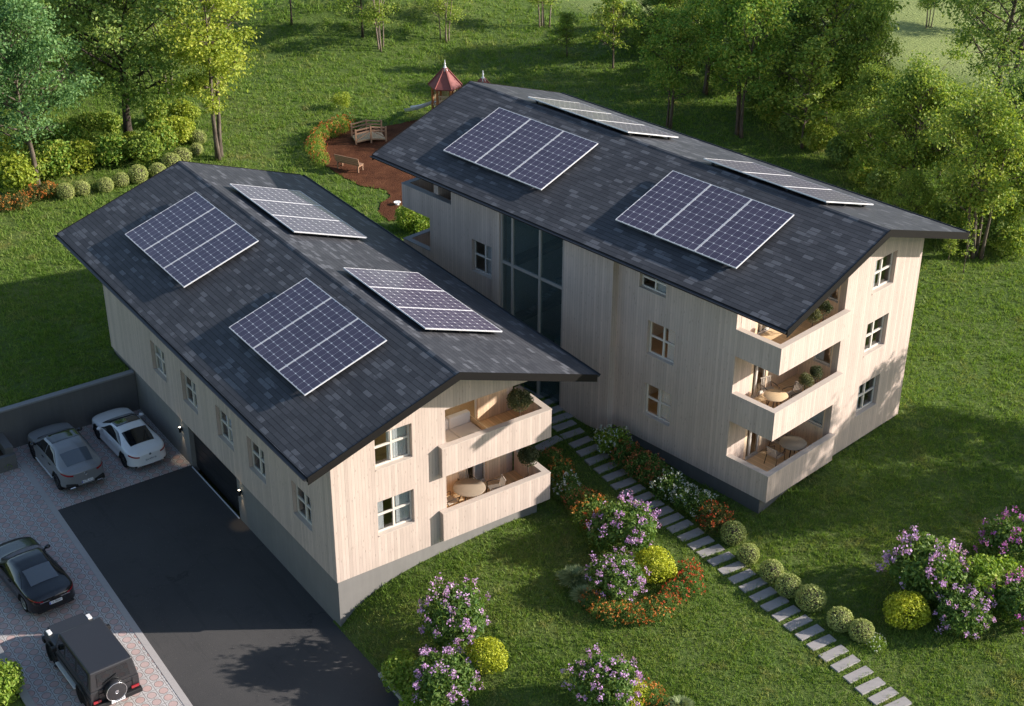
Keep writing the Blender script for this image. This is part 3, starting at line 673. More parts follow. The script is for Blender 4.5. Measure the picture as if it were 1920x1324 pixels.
# ------------------------------------------------------------------ photovoltaic arrays on the roofs
def pv(root_M, W, zr, ze, o, side, y0, label):
    """side -1: left slope. y0: lower y of the array. Root frame: x along the ridge, y up the slope, z off the roof"""
    sl = (zr-ze)/(W/2+o); n = sqrt(1+sl*sl)
    if side < 0: X, Y = Vector((0, -1, 0)), Vector((1/n, 0, sl/n)); org = Vector((.36, y0+6.43, 0))
    else: X, Y = Vector((0, 1, 0)), Vector((-1/n, 0, sl/n)); org = Vector((W-.40 if W < 10 else W-1.38, y0, 0))
    Z = X.cross(Y); org.z = zr-sl*abs(org.x-W/2)
    L = Matrix((X, Y, Z)).transposed().to_4x4(); L.translation = org
    r = empty('solar_array', label=label, cat='solar panels', group='solar arrays on the two roofs'); r.matrix_world = root_M @ L
    rk = MB()
    for y in (.35, 1.9, 3.3): rk.box(.12, 6.3, y-.04, y+.04, .09, .166)
    for xx in (.25, 2.2, 4.2, 6.15):
        for y in (.35, 1.9, 3.3): rk.box(xx-.05, xx+.05, y-.05, y+.05, .003, .09)
    rk.build('mounting_rail', M['black'], r)
    for k in range(3):
        w_, h_ = 2.11, 3.76
        f = MB(); f.box(.032, w_-.032, .032, h_-.032, 0, .038)
        p = f.build('solar_panel', M['cells'], r, loc=(k*2.135, 0, .175))
        f = MB(); f.box(0, .03, 0, h_, -.008, .044); f.box(w_-.03, w_, 0, h_, -.008, .044); f.box(.03, w_-.03, 0, .03, -.008, .044); f.box(.03, w_-.03, h_-.03, h_, -.008, .044)
        f.build('panel_frame', M['alu'], p)
    return r
I4 = Matrix()
for Mx, Wd, zr, ze, oo, nm in ((I4, A_W, A_ZR, A_ZE, A_O, 'lower house'), (BM, B_W, B_ZR, B_ZE, B_O, 'taller house')):
    for sd, s1 in ((-1, 'left roof slope'), (1, 'right roof slope')):
        for y0, s2 in ((2.2 if Wd < 10 else 2.36, 'front gable'), (12.9 if Wd < 10 else 13.1, 'far end')):
            pv(Mx, Wd, zr, ze, oo, sd, y0 if sd < 0 or Wd < 10 else y0-.5, 'solar array on the %s of the %s, nearer its %s' % (s1, nm, s2))

# ------------------------------------------------------------------ wall lamps by the garage door
def wall_lamp(y, label):
    r = empty('wall_lamp', (.07, y, 1.62), 0, label, 'lamp', 'up and down lights by the garage door')
    MB().box(-.05, 0, -.04, .04, -.05, .05).build('bracket', M['black'], r)
    MB().lathe([(.055, -.13), (.06, -.12), (.06, .12), (.055, .13)], 16, Matrix.Translation((-.11, 0, 0))).build('housing', M['black'], r)
    b = MB()
    for s in (-1, 1): b.lathe([(.045, s*.131), (.045, s*.134)], 14, Matrix.Translation((-.11, 0, 0)))
    b.build('bulb', M['lamp_bulb'], r)
    for s in (-1, 1):
        l = bpy.data.objects.new('lamp_beam', bpy.data.lights.new('lamp_beam', 'SPOT')); COL.objects.link(l); l.parent = r
        l.location = (-.10, 0, s*.14); l.rotation_euler = (0 if s < 0 else pi, 0, 0)
        l.data.energy = 15 if s < 0 else 11; l.data.spot_size = radians(50); l.data.spot_blend = .7; l.data.color = (1, .74, .45); l.data.shadow_soft_size = .03
M['lamp_bulb'] = glow('lamp_bulb', (1, .85, .6), 6.0)
wall_lamp(14.5, 'small lit black wall lamp left of the garage door, beside the white car')
wall_lamp(8.45, 'small lit black wall lamp right of the garage door, nearer the front gable')

# ------------------------------------------------------------------ foliage
def unit(n):
    v = rng.normal(size=(n, 3)); return v/np.linalg.norm(v, axis=1)[:, None]
def leaves_at(P, N, size, jitter=.9, aspect=.55, sizevar=.4):
    """one diamond leaf per point P with its face turned roughly to N"""
    n = len(P); N = N+jitter*rng.normal(size=(n, 3)); N /= np.linalg.norm(N, axis=1)[:, None]
    T = np.cross(N, unit(n)); T /= np.linalg.norm(T, axis=1)[:, None]+1e-9; B = np.cross(N, T)
    s = (size*(1+sizevar*(rng.random(n)*2-1)))[:, None]
    V = np.stack([P-T*s*.5, P+B*s*aspect*.5+N*s*.10, P+T*s*.5, P-B*s*aspect*.5+N*s*.10], 1).reshape(-1, 3)
    return V
def quads(n): return np.arange(4*n).reshape(n, 4)
def blob_points(blobs, n, shell=.35, low=-.9):
    """points through the outer shells of overlapping ellipsoids, none deep inside another"""
    blobs = np.array(blobs, float); vol = (blobs[:, 3]*blobs[:, 4]+blobs[:, 4]*blobs[:, 5]+blobs[:, 3]*blobs[:, 5]); pr = vol/vol.sum()
    out = []; nor = []; tot = 0
    while tot < n:
        k = rng.choice(len(blobs), size=n, p=pr); u = unit(n); r = 1-shell*rng.random(n)**1.6; b = blobs[k]
        p = b[:, :3]+u*b[:, 3:]*r[:, None]; ok = u[:, 2] > low
        for q in blobs:
            dd = (((p-q[:3])/q[3:])**2).sum(1); ok &= dd > (1-shell)**2*.9
        nn = u/b[:, 3:]; nn /= np.linalg.norm(nn, axis=1)[:, None]
        out.append(p[ok]); nor.append(nn[ok]); tot += ok.sum()
    return np.concatenate(out)[:n], np.concatenate(nor)[:n]
def lobes(R, hz, n, r0, spread=.62):
    """a dome of overlapping lumps, base at z=0"""
    L = [(0, 0, hz*.5, R*.82, R*.82, hz*.52)]
    for _ in range(n):
        a = rng.random()*2*pi; e = rng.random()**.8*1.3; q = spread*R
        L.append((cos(a)*cos(e)*q, sin(a)*cos(e)*q, hz*.42+sin(e)*hz*.32, *(R*r0*(.8+.5*rng.random(3)))))
    return L
def shrub_meshes(R, hz, nleaf, size, nl=7, r0=.42, shell=.4, flowers=0, fsize=.05, cluster=7, fspread=.055, jitter=.9, aspect=.55, stick=.06):
    bl = lobes(R, hz, nl, r0); P, N = blob_points(bl, nleaf, shell); P[:, 2] = np.maximum(P[:, 2], .02)
    me = np_mesh('foliage', leaves_at(P, N, size, jitter, aspect), quads(nleaf), [])
    fm = None
    if flowers:
        Q, Nf = blob_points(bl, flowers, .08, -.35); Q = Q+Nf*stick*rng.random((flowers, 1)); Q[:, 2] = np.maximum(Q[:, 2], .06)
        big = (.7+.7*rng.random((flowers, 1))).repeat(cluster, 0)
        C = np.repeat(Q, cluster, 0)+rng.normal(size=(flowers*cluster, 3))*fspread*big*np.array([1, 1, 1.15])
        fm = np_mesh('blossoms', leaves_at(C, np.repeat(Nf, cluster, 0), fsize, 1.2, .85), quads(flowers*cluster), [])
    return me, fm
def shrub(loc, name, label, cat, meshes, leaf, fl=None, group=None, scale=(1, 1, 1), rz=None):
    r = empty(name, loc, rng.random()*6.28 if rz is None else rz, label, cat, group); r.scale = scale
    me, fm = meshes
    if not me.materials: me.materials.append(M[leaf])
    o = bpy.data.objects.new('foliage', me); COL.objects.link(o); o.parent = r
    if fm:
        if not fm.materials: fm.materials.append(M[fl])
        f = bpy.data.objects.new('blossoms', fm); COL.objects.link(f); f.parent = r
    return r
def remat(pair, leaf, fl=None):
    a = pair[0].copy(); a.materials.clear(); b = pair[1]
    if b: b = b.copy(); b.materials.clear()
    return a, b
def at(u, v, r, k=.75):
    """ground point under a round plant of radius r whose middle is seen at (u, v)"""
    p = ground(u, v, r*k); return (p.x, p.y, h1(p.x, p.y)-.02)

# clipped box balls
def ball_mesh(n=3600, size=.055):
    u = unit(n); bump = 1+.035*np.sin(u[:, :1]*7+1)*np.sin(u[:, 1:2]*6)*np.sin(u[:, 2:]*8+2)
    P = u*(.88+.13*rng.random((n, 1)))*bump; P[:, 2] = np.maximum(P[:, 2], -.86); P[:, 2] = P[:, 2]+.84
    me = np_mesh('foliage', leaves_at(P, u, size*1.9, .75, .6), quads(n), []); me.materials.append(M['lf_box']); return me
balls = [ball_mesh(), ball_mesh()]
core = MB().lathe([(.02, 0), (.5, .05), (.74, .4), (.8, .8), (.7, 1.25), (.4, 1.5), (.02, 1.6)], 18).mesh('twig_core'); core.materials.append(M['bark_dark'])
def box_ball(u, v, rpx, label, group):
    d = (ground(u, v)-CPOS).length; R = rpx*d/CAM['f']; p = at(u, v, R, .8)
    r = empty('box_ball', p, rng.random()*6, label, 'clipped shrub', group); r.scale = (R*rng.uniform(.94, 1.07), R*rng.uniform(.94, 1.07), R*rng.uniform(.86, .98))
    o = bpy.data.objects.new('foliage', balls[rng.integers(2)]); COL.objects.link(o); o.parent = r
    o = bpy.data.objects.new('twig_core', core); COL.objects.link(o); o.parent = r; o.scale = (.95, .95, .95)
ordw = ['first', 'second', 'third', 'fourth', 'fifth', 'sixth', 'seventh', 'eighth', 'ninth', 'tenth', 'eleventh', 'twelfth', 'thirteenth', 'fourteenth', 'fifteenth', 'sixteenth', 'seventeenth', 'eighteenth', 'nineteenth', 'twentieth',
        'twenty-first', 'twenty-second', 'twenty-third', 'twenty-fourth', 'twenty-fifth', 'twenty-sixth', 'twenty-seventh', 'twenty-eighth', 'twenty-ninth', 'thirtieth', 'thirty-first', 'thirty-second', 'thirty-third', 'thirty-fourth', 'thirty-fifth', 'thirty-sixth', 'thirty-seventh', 'thirty-eighth']
pb = [(1375, 999, 24, 'clipped box ball at the end of the red tinged shrubs, nearest the taller house'), (1403, 1037, 22, 'smaller clipped box ball, second of the path row from the taller house'),
      (1447, 1070, 23.5, 'clipped box ball beginning the tight trio beside the path'), (1479, 1096, 25.5, 'clipped box ball in the middle of the tight trio beside the path'),
      (1520.5, 1120, 27.5, 'largest clipped box ball, ending the tight trio beside the path'), (1575.5, 1160, 24.5, 'upper clipped box ball of the separate pair beside the path'), (1615.5, 1181, 23, 'clipped box ball lowest down the path, last of the row')]
for u, v, r, l in pb: box_ball(u, v, r, l, 'clipped box balls along the stepping path')
bb_ = [(123, 358, 16.5), (152.5, 352.5, 15), (197.5, 346, 15.5), (227.5, 336.5, 15), (258.5, 326, 18.5), (295, 318, 15.5), (320.5, 303, 17), (341, 290, 17), (368, 278.5, 13), (371, 257, 15)]
for i, (u, v, r) in enumerate(bb_):
    box_ball(u, v, r, 'clipped box ball under background trees, %s' % ('leftmost of its row, beside orange flowers' if i == 0 else 'farthest of its row, beside twin trunks' if i == 9 else ordw[i]+' from the left in its curved row'), 'clipped box balls under the background trees')

# flowering shrubs of the lawn beds
LIL = [shrub_meshes(1.0, 1.25, 3800, .115, 9, .42, .5, flowers=46, fsize=.055, fspread=.040, cluster=20, stick=.20) for _ in range(2)]
GOLD = [shrub_meshes(1.0, 1.25, 4600, .095, 16, .30, .42, jitter=.85) for _ in range(1)]
GRN = [shrub_meshes(1.0, 1.15, 2600, .13, 8, .45, .5) for _ in range(2)]
BED = [shrub_meshes(.62, .55, 1500, .062, 6, .5, .5, flowers=46, fsize=.062, fspread=.024, cluster=5, stick=.07) for _ in range(3)]
def place(kind, u, v, rpx, label, leaf, fl=None, cat='shrub', name='flowering_shrub', k=.55, hz=1.0, base=1.0, group=None, grow=1.14):
    d = (ground(u, v)-CPOS).length; R = rpx*grow*d/CAM['f']; p = at(u, v, R, k); s = R/base
    key = (id(kind[0]), leaf, fl)
    if key not in _vm: _vm[key] = remat(kind, leaf, fl)
    return shrub(p, name, label, cat, _vm[key], leaf, fl, group, (s, s, s*hz))
_vm = {}
L0, L1 = LIL
place(L0, 850, 1165, 52, 'tall lilac flowering shrub at the lower left, behind the golden round shrub', 'lf_shrub', 'fl_lilac', hz=1.1, grow=1.4)
place(L1, 835, 1270, 50, 'low lilac flowering shrub by the lawn kerb, below the tall lilac shrub', 'lf_shrub', 'fl_lilac', hz=.85, grow=1.4)
place(GOLD[0], 913, 1231, 41, 'bright golden round shrub beside the lilac shrubs near the driveway', 'lf_gold', name='golden_shrub')
place(GRN[0], 755, 1262, 36, 'leafy green shrub at the driveway edge, without flowers, lower left bed', 'lf_bright', name='green_shrub', grow=1.4)
place(GRN[1], 795, 1312, 36, 'yellow green shrub cut by the bottom edge, beside the lawn kerb', 'lf_bright', name='green_shrub', grow=1.4)
place(L0, 1131, 1290, 50, 'lilac flowering shrub at the bottom middle edge, left of an orange flower clump', 'lf_shrub', 'fl_lilac', hz=1.0, grow=1.4)
place(GOLD[0], 1188, 1302, 32, 'golden shrub at the bottom edge, between lilac shrub and orange flowers', 'lf_gold', name='golden_shrub')
place(BED[0], 1218, 1300, 27, 'orange flower clump at the bottom middle edge of the lawn', 'lf_shrub', 'fl_orange', 'flowers', 'flower_clump', base=.62)
place(BED[1], 1242, 1318, 18, 'second orange flower clump at the bottom middle edge, to the right', 'lf_shrub', 'fl_orange', 'flowers', 'flower_clump', base=.62)
place(L1, 1170, 1000, 50, 'upper lilac flowering shrub of the central bed, beside the stepping path', 'lf_shrub', 'fl_lilac', hz=1.0, grow=1.4)
place(L0, 1154, 1082, 43, 'lower lilac flowering shrub of the central bed, left of its golden shrub', 'lf_shrub', 'fl_lilac', hz=.85, grow=1.4)
place(GOLD[0], 1227, 1064, 39, 'bright golden round shrub in the middle of the central bed', 'lf_gold', name='golden_shrub', hz=1.15)
place(L1, 1733, 1072, 56, 'large lilac flowering shrub of the right bed, behind its golden shrub', 'lf_shrub', 'fl_lilac', hz=1.0, grow=1.4)
place(GOLD[0], 1700, 1143, 44, 'golden green round shrub of the right bed, left of lilac flowers', 'lf_gold', name='golden_shrub', hz=.9)
place(L0, 1808, 1150, 42, 'low lilac flowering shrub at the bottom of the right bed', 'lf_shrub', 'fl_lilac', hz=.9, grow=1.4)
place(GRN[0], 1855, 1094, 47, 'fresh green flowerless shrub in the middle of the right bed', 'lf_bright', name='green_shrub', grow=1.4)
place(GRN[1], 1790, 1095, 38, 'fresh green shrub filling the gap behind the right bed lilacs', 'lf_bright', name='green_shrub', grow=1.4)
place(L1, 1899, 1024, 46, 'magenta flowering shrub highest up the right edge of the photo', 'lf_shrub', 'fl_pink', hz=.95, grow=1.4)
place(L0, 1918, 1130, 44, 'magenta flowering shrub cut by the right edge, beside the low lilac', 'lf_shrub', 'fl_pink', hz=.95, grow=1.4)
place(BED[2], 1642, 1203, 16, 'small low green plant beside the last box ball of the path', 'lf_bright', 'fl_white', 'plant', 'low_plant', base=.62)
# orange flower ring of the central bed
ring = [(1112, 1124), (1132, 1136), (1155, 1146), (1178, 1150), (1203, 1148), (1228, 1140), (1248, 1126), (1270, 1106), (1290, 1092), (1292, 1072), (1280, 1066)]
for i, (u, v) in enumerate(ring):
    place(BED[i % 3], u, v, 25, 'orange and red flower clump in the central bed border, %s from its left end' % ordw[i], 'lf_shrub', 'fl_orange' if i < 6 else 'fl_red', 'flowers', 'flower_clump', base=.62, group='flower clumps round the central bed', hz=.9)
# tufted ornamental grasses
def tuft_mesh(n=1300):
    a = rng.random(n)*2*pi; rr = .25*np.sqrt(rng.random(n)); tilt = .15+.95*rng.random(n)**1.2; L = .75+.35*rng.random(n)
    P0 = np.stack([rr*np.cos(a), rr*np.sin(a), 0*a], 1); dr = np.stack([np.cos(a), np.sin(a)], 1)
    mid = P0+np.concatenate([dr*(np.sin(tilt)*L*.5)[:, None], (np.cos(tilt)*L*.62)[:, None]], 1); tip = P0+np.concatenate([dr*(np.sin(tilt)*L)[:, None], (np.cos(tilt)*L*.75)[:, None]], 1)
    w = np.concatenate([np.stack([-np.sin(a), np.cos(a)], 1)*.028, 0*a[:, None]], 1)
    V = np.stack([P0-w, P0+w, mid+w, mid-w, mid-w*.9, mid+w*.9, tip+w*.2, tip-w*.2], 1).reshape(-1, 3)
    me = np_mesh('blades', V, np.arange(8*n).reshape(-1, 4), []); me.materials.append(M['lf_tuft']); return me
tm = tuft_mesh()
for u, v, r, l in ((1078, 1078, 26, 'larger gray green tufted grass at the left of the central bed'), (1097, 1111, 22, 'smaller gray green tufted grass at the left of the central bed'), (1276, 1320, 20, 'pale gray green tufted grass at the bottom middle edge')):
    d = (ground(u, v)-CPOS).length; R = 1.3*r*d/CAM['f']
    e = empty('tufted_grass', at(u, v, R, .5), rng.random()*6, l, 'grass plant'); e.scale = (R, R, R)
    o = bpy.data.objects.new('blades', tm); COL.objects.link(o); o.parent = e
# hedge of shrubs between the path and the taller house, and the flower row by the lower house
hed = [(1150, 833, 27, 'lf_bright', 'fl_white', 'white flowered shrub at the upper end of the hedge by the taller house', 0), (1174, 857, 25, 'lf_shrub', 'fl_rust', 'rust flecked shrub second from the upper end of the path hedge', 1),
       (1203, 876, 26, 'lf_shrub', 'fl_rust', 'rust flecked shrub third from the upper end of the path hedge', 2), (1229, 895, 24, 'lf_shrub', 'fl_rust', 'dull rust flecked shrub just above the white flowered shrubs of the hedge', 0),
       (1254, 917, 26, 'lf_shrub', 'fl_white', 'white flowered shrub in the middle of the path hedge', 1), (1285, 935, 26, 'lf_shrub', 'fl_white', 'white flowered shrub lower than the middle of the path hedge', 2),
       (1310, 951, 25, 'lf_shrub', 'fl_white', 'lowest white flowered shrub of the path hedge', 0), (1338, 976, 26, 'lf_red', 'fl_red', 'red tinged shrub at the lower end of the path hedge', 1)]
HED = [shrub_meshes(.62, .8, 1500, .085, 7, .5, .5, flowers=60, fsize=.055, fspread=.03, cluster=5, stick=.07) for _ in range(3)]
for u, v, r, lf, fl, l, k in hed: place(HED[k], u, v, r, l, lf, fl, 'shrub', 'hedge_shrub', base=.62, grow=1.3, group='shrubs in the hedge along the path')
row = [(1030, 868, 22, 'fl_rust'), (1048, 892, 25, 'fl_orange'), (1062, 918, 24, 'fl_white'), (1086, 941, 26, 'fl_rust'), (1108, 962, 28, 'fl_orange'), (1126, 985, 26, 'fl_red')]
for i, (u, v, r, fl) in enumerate(row):
    place(HED[i % 3], u, v, r, 'orange flecked shrub in the row below the corner balcony, %s from the house' % ordw[i], 'lf_shrub', fl, 'shrub', 'flower_shrub', base=.62, grow=1.3, group='flower row at the lower house corner')
# plants round the playground
cres = [(603, 301), (595, 290), (591, 277), (594, 265), (602, 256), (614, 250), (627, 246), (640, 241)]
for i, (u, v) in enumerate(cres):
    place(BED[i % 3], u, v, 15.5, 'flower clump edging the playground bark, %s from the near end of its crescent' % ordw[i], 'lf_olive', 'fl_orange' if i % 2 else 'fl_rust', 'flowers', 'flower_clump', base=.62, group='flower crescent round the playground', hz=1.5)
place(BED[1], 655, 234, 12, 'small red flowered shrub between flower crescent and wooden bridge', 'lf_shrub', 'fl_red', 'shrub', 'flower_shrub', base=.62, hz=1.6)
place(GRN[0], 672, 231, 9, 'dark green shrub behind the wooden play bridge', 'lf_dark', name='green_shrub', hz=1.2)
place(GRN[1], 768, 412, 29, 'bushy green laurel at the edge of the bark near the far balcony', 'lf_bright', name='green_shrub', hz=1.1)
place(GRN[0], 795, 418, 22, 'bushy green laurel tucked against the wall of the taller house', 'lf_bright', name='green_shrub', hz=1.0, grow=1.4)
SP = shrub_meshes(1.0, 1.5, 1500, .12, 7, .4, .75)
place(SP, 642, 192, 19, 'lone yellowish shrub on the open lawn behind the playground', 'lf_yellow', name='lone_shrub')
place(GRN[0], 8, 848, 16, 'green bush growing in the planter left of the gray car', 'lf_bright', name='planter_bush')
place(GRN[1], -6, 1290, 48, 'yellow green bush behind the boundary wall at the bottom left corner', 'lf_bright', name='corner_bush')
# leafy understorey at the left
und = [(25, 335, 36), (70, 318, 30), (105, 305, 34), (150, 300, 32), (185, 280, 28), (210, 290, 30), (240, 278, 24), (275, 285, 30), (300, 262, 28), (330, 250, 28), (160, 250, 30), (120, 270, 34), (345, 215, 22), (300, 215, 24), (60, 285, 30), (20, 290, 30), (200, 240, 26)]
UND = [shrub_meshes(1.0, 1.5, 2200, .17, 8, .45, .6) for _ in range(2)]
for i, (u, v, r) in enumerate(und):
    place(UND[i % 2], u, v, r, 'yellow green leafy bush under the left trees, %s from the left among them' % ordw[sorted(q[0] for q in und).index(u) if sum(q[0] == u for q in und) == 1 else i], ['lf_yellow', 'lf_mid', 'lf_olive'][i % 3], name='leafy_bush', group='leafy bushes under the left trees', cat='bush', grow=1.25, hz=.95)
for i, (u, v, r) in enumerate([(12, 386, 17), (38, 380, 17), (62, 366, 17), (88, 360, 18)]):
    place(HED[i % 3], u, v, r, 'orange leaved low shrub at the left lawn edge, %s from the left' % ordw[i], 'lf_red', 'fl_orange', 'shrub', 'flower_shrub', base=.62, group='orange low shrubs at the left lawn edge')

# ------------------------------------------------------------------ trees
def tree_mesh(h, r, trunk, stems=1, base=.16, nleaf=11731, leaf=.2, droop=0.0, lean=.05, open_=.42, seed=0, spread=.25, nb=26, shape=(0.35, 1.0, .35)):
    """returns trunk mesh (with limbs) and crown mesh. trunk: height of the first limbs as a share of h"""
    g = np.random.default_rng(seed); tb = MB(); cl = []
    for s in range(stems):
        a0 = g.random()*6.28+s*6.28/stems; off = (0 if stems == 1 else spread)*(.6+.6*g.random())
        b = Vector((off*cos(a0), off*sin(a0), -.15)); top = h*(.86+.12*g.random())
        lx, ly = cos(a0)*lean*h*(1 if stems > 1 else .4), sin(a0)*lean*h*(1 if stems > 1 else .4)
        n = 9; pts = []
        for i in range(n+1):
            t = i/n; wob = .05*h*t*(1-t)
            pts.append(Vector((b.x+lx*t**1.2+wob*sin(5*t+a0), b.y+ly*t**1.2+wob*cos(4*t+a0*2), b.z+top*t)))
        rad = [base*(1.35 if i == 0 else 1)*(1-.9*(i/n)**.9)*(.75 if stems > 2 else 1) for i in range(n+1)]
        tb.tube(pts, rad, 7)
        m = nb//stems
        for k in range(m):
            t = trunk+(1-trunk)*(k+.6*g.random())/m; j = min(int(t*n), n-1); p = pts[j].lerp(pts[j+1], t*n-j)
            q = (t-trunk)/(1-trunk); lenf = np.interp(q, [0, .4, 1], shape)*r
            a = k*2.4+g.random()*.9+a0; el = .25+.5*q+.25*g.random()-droop
            d = Vector((cos(a)*cos(el), sin(a)*cos(el), sin(el))); L = lenf*(.75+.4*g.random())
            m1 = p+d*L*.5+Vector((0, 0, .05*L)); e = p+d*L+Vector((0, 0, .12*L-droop*L*.4))
            rb = max(.018, base*.42*(1-t)+.02); tb.tube([p, m1, e], [rb, rb*.7, .012], 5, caps=False)
            ns = 3+int(L*1.7)
            for _ in range(ns):
                f = .35+.65*g.random(); c = (p.lerp(m1, f*2) if f < .5 else m1.lerp(e, f*2-1)); sd = Vector(g.normal(size=3)); sd.z *= .6; sd.normalize()
                tip = c+sd*L*(.18+.26*g.random()); tb.tube([c, tip], [rb*.42, .007], 4, caps=False); cl.append((*tip, 1.0))
            cl.append((*e, 1.0))
        cl.append((*pts[-1], .8))
    C = np.array(cl); C = C[g.permutation(len(C))[:max(46, int(len(C)*.42))]]; per = g.integers(0, len(C), nleaf); sg = open_*(.6+.8*g.random(len(C)))
    P = C[per, :3]+g.normal(size=(nleaf, 3))*sg[per][:, None]*np.array([1, 1, .62])
    cen = np.array([0, 0, h*.6]); N = P-C[per, :3]; N /= np.linalg.norm(N, axis=1)[:, None]+1e-6; N = N*.6+np.array([0, 0, .6])
    global rng; old = rng; rng = g; V = leaves_at(P, N, leaf, .8, .62); rng = old
    P_ok = P[:, 2] > .35
    return tb.mesh('trunk'), np_mesh('crown', V.reshape(-1, 4, 3)[P_ok].reshape(-1, 3), quads(int(P_ok.sum())), [])
TK = {}
def tree(kind, u, v, hpx, label, name='tree', group=None, rz=None, wide=1.0, xy=None):
    """trunk foot seen at (u, v); hpx: the height the tree has in the photograph, in its pixels"""
    (tm_, cm_), h0 = TK[kind]; p = ground(u, v) if xy is None else Vector((xy[0], xy[1], h1(*xy)))
    if xy is None: d = (p-CPOS).length; hh = hpx*d/CAM['f']/.86
    else: hh = hpx
    s = hh/h0; r = empty(name, (p.x, p.y, h1(p.x, p.y)), rng.random()*6.28 if rz is None else rz, label, 'tree', group); r.scale = (s*wide, s*wide, s)
    for nm, me in (('trunk', tm_), ('crown', cm_)):
        o = bpy.data.objects.new(nm, me); COL.objects.link(o); o.parent = r
    return r
def kind(k, bk, lf, h, **kw):
    t, c = tree_mesh(h, **kw); t.materials.append(M[bk]); c.materials.append(M[lf]); TK[k] = ((t, c), h)
kind('broad', 'bark_dark', 'lf_dark', 11, r=5.2, trunk=.29, base=.28, nleaf=22157, leaf=.21, nb=34, seed=1, open_=.50, shape=(.7, 1.0, .4))
kind('silver', 'bark', 'lf_silver', 10, r=4.0, trunk=.28, base=.17, nleaf=18248, leaf=.18, nb=32, seed=2, open_=.42, shape=(.75, 1.0, .4))
kind('slender', 'bark', 'lf_yellow', 12, r=3.0, trunk=.27, stems=2, base=.15, nleaf=11731, leaf=.20, nb=30, seed=3, open_=.36, lean=.03, shape=(.55, 1.0, .45))
kind('dense', 'bark_dark', 'lf_dark', 11, r=3.8, trunk=.16, base=.22, nleaf=19551, leaf=.21, nb=36, seed=4, open_=.55, shape=(.8, 1.0, .4))
kind('bright', 'bark', 'lf_olive', 11, r=2.9, trunk=.30, stems=3, base=.16, nleaf=16944, leaf=.20, nb=36, seed=5, open_=.42, lean=.06, shape=(.6, 1.0, .45))
kind('green', 'bark', 'lf_mid', 11, r=3.6, trunk=.16, base=.20, nleaf=19551, leaf=.21, nb=38, seed=6, open_=.48, shape=(.85, 1.0, .35))
kind('multi', 'bark', 'lf_mid', 10, r=3.2, trunk=.30, stems=5, base=.15, nleaf=16944, leaf=.20, nb=40, seed=7, open_=.42, lean=.08, spread=.5, shape=(.6, 1.0, .5))
kind('birch', 'bark_birch', 'lf_mid', 10, r=2.2, trunk=.22, stems=4, base=.10, nleaf=5200, leaf=.18, nb=26, seed=8, open_=.34, lean=.05, spread=.45, shape=(.5, 1.0, .5))
kind('young', 'bark', 'lf_mid', 6, r=1.5, trunk=.25, base=.07, nleaf=3200, leaf=.18, nb=22, seed=9, open_=.24, shape=(.9, 1.0, .25))
kind('oldoak', 'bark', 'lf_dark', 13, r=5.6, trunk=.26, stems=2, base=.26, nleaf=16944, leaf=.21, nb=34, seed=10, open_=.48, lean=.09, spread=.3, shape=(.8, 1.0, .5))
kind('sapling', 'bark', 'lf_mid', 5, r=.8, trunk=.35, base=.045, nleaf=300, leaf=.18, nb=8, seed=11, open_=.18, shape=(.8, 1.0, .5))
kind('bare', 'bark_dark', 'lf_mid', 8, r=2.6, trunk=.3, stems=1, base=.085, nleaf=2500, leaf=.18, nb=14, seed=12, open_=.32, shape=(.8, 1.0, .5))
GL, GR, GM = 'trees along the left edge', 'trees of the belt at the right', 'trees on the hill lawn'
tree('broad', 243, 268, 300, 'big dark green tree with a stout forked trunk behind the row of box balls', 'broad_tree', GL)
tree('silver', 70, 352, 275, 'gray green tree with a thin pale trunk at the far left, behind orange shrubs', 'broad_tree', GL)
tree('slender', 412, 297, 335, 'tall yellow green tree on twin slim trunks, standing alone at the cluster end', 'slender_tree', GL, rz=.4)
tree('dense', 12, 205, 250, 'dark tree in the top left corner of the photo', 'broad_tree', GL)
tree('dense', 118, 150, 190, 'dark tree behind the gray green tree, at the top left', 'broad_tree', GL)
tree('green', 205, 120, 170, 'fresh green tree peeping out above the big dark tree', 'broad_tree', GL)
tree('slender', 318, 175, 210, 'yellow green tree between the big dark tree and the twin trunk tree', 'slender_tree', GL)
tree('dense', 300, 105, 130, 'dark tree at the top edge, behind the yellow green trees', 'broad_tree', GL)
tree('silver', -30, 290, 270, 'gray green tree cut off by the left edge', 'broad_tree', GL)
tree('bare', 547, 48, 170, 'thin bare trunk tree at the top edge, nearest the pale field', 'slim_tree', GM)
tree('bare', 680, 70, 190, 'slim dark trunk tree left of the four stemmed group on the hill', 'slim_tree', GM)
tree('birch', 717, 92, 175, 'four stemmed pale tree left on the hill lawn, above the playground', 'stemmed_tree', GM)
tree('birch', 832, 77, 150, 'four stemmed pale tree right above the red roofed play tower', 'stemmed_tree', GM)
tree('birch', 1022, 50, 170, 'pale stemmed tree at the top middle edge, beside the small dark tree', 'stemmed_tree', GM)
tree('young', 1063, 105, 72, 'small dark leafy tree on the hill lawn at the top middle', 'young_tree', GM, wide=1.5)
tree('young', 1149, 128, 150, 'slender young tree alone on the lawn left of the tree belt', 'young_tree', GM)
tree('bright', 1252, 240, 195, 'round headed tree on thin stems just behind the taller roof ridge', 'stemmed_tree', GR)
tree('bright', 1320, 176, 190, 'autumn tinged tree on stems behind the round headed tree', 'stemmed_tree', GR)
tree('bright', 1388, 255, 265, 'tall autumn tinged tree on a bundle of stems behind the middle of the taller roof', 'stemmed_tree', GR)
tree('young', 1503, 278, 180, 'pale young tree in front of the dark belt, straight thin trunk', 'young_tree', GR, wide=1.2)
tree('dense', 1225, 95, 120, 'dark bushy tree at the top edge, left end of the tree belt', 'broad_tree', GR)
tree('green', 1290, 110, 160, 'fresh green tree at the top edge behind the autumn tinged trees', 'broad_tree', GR)
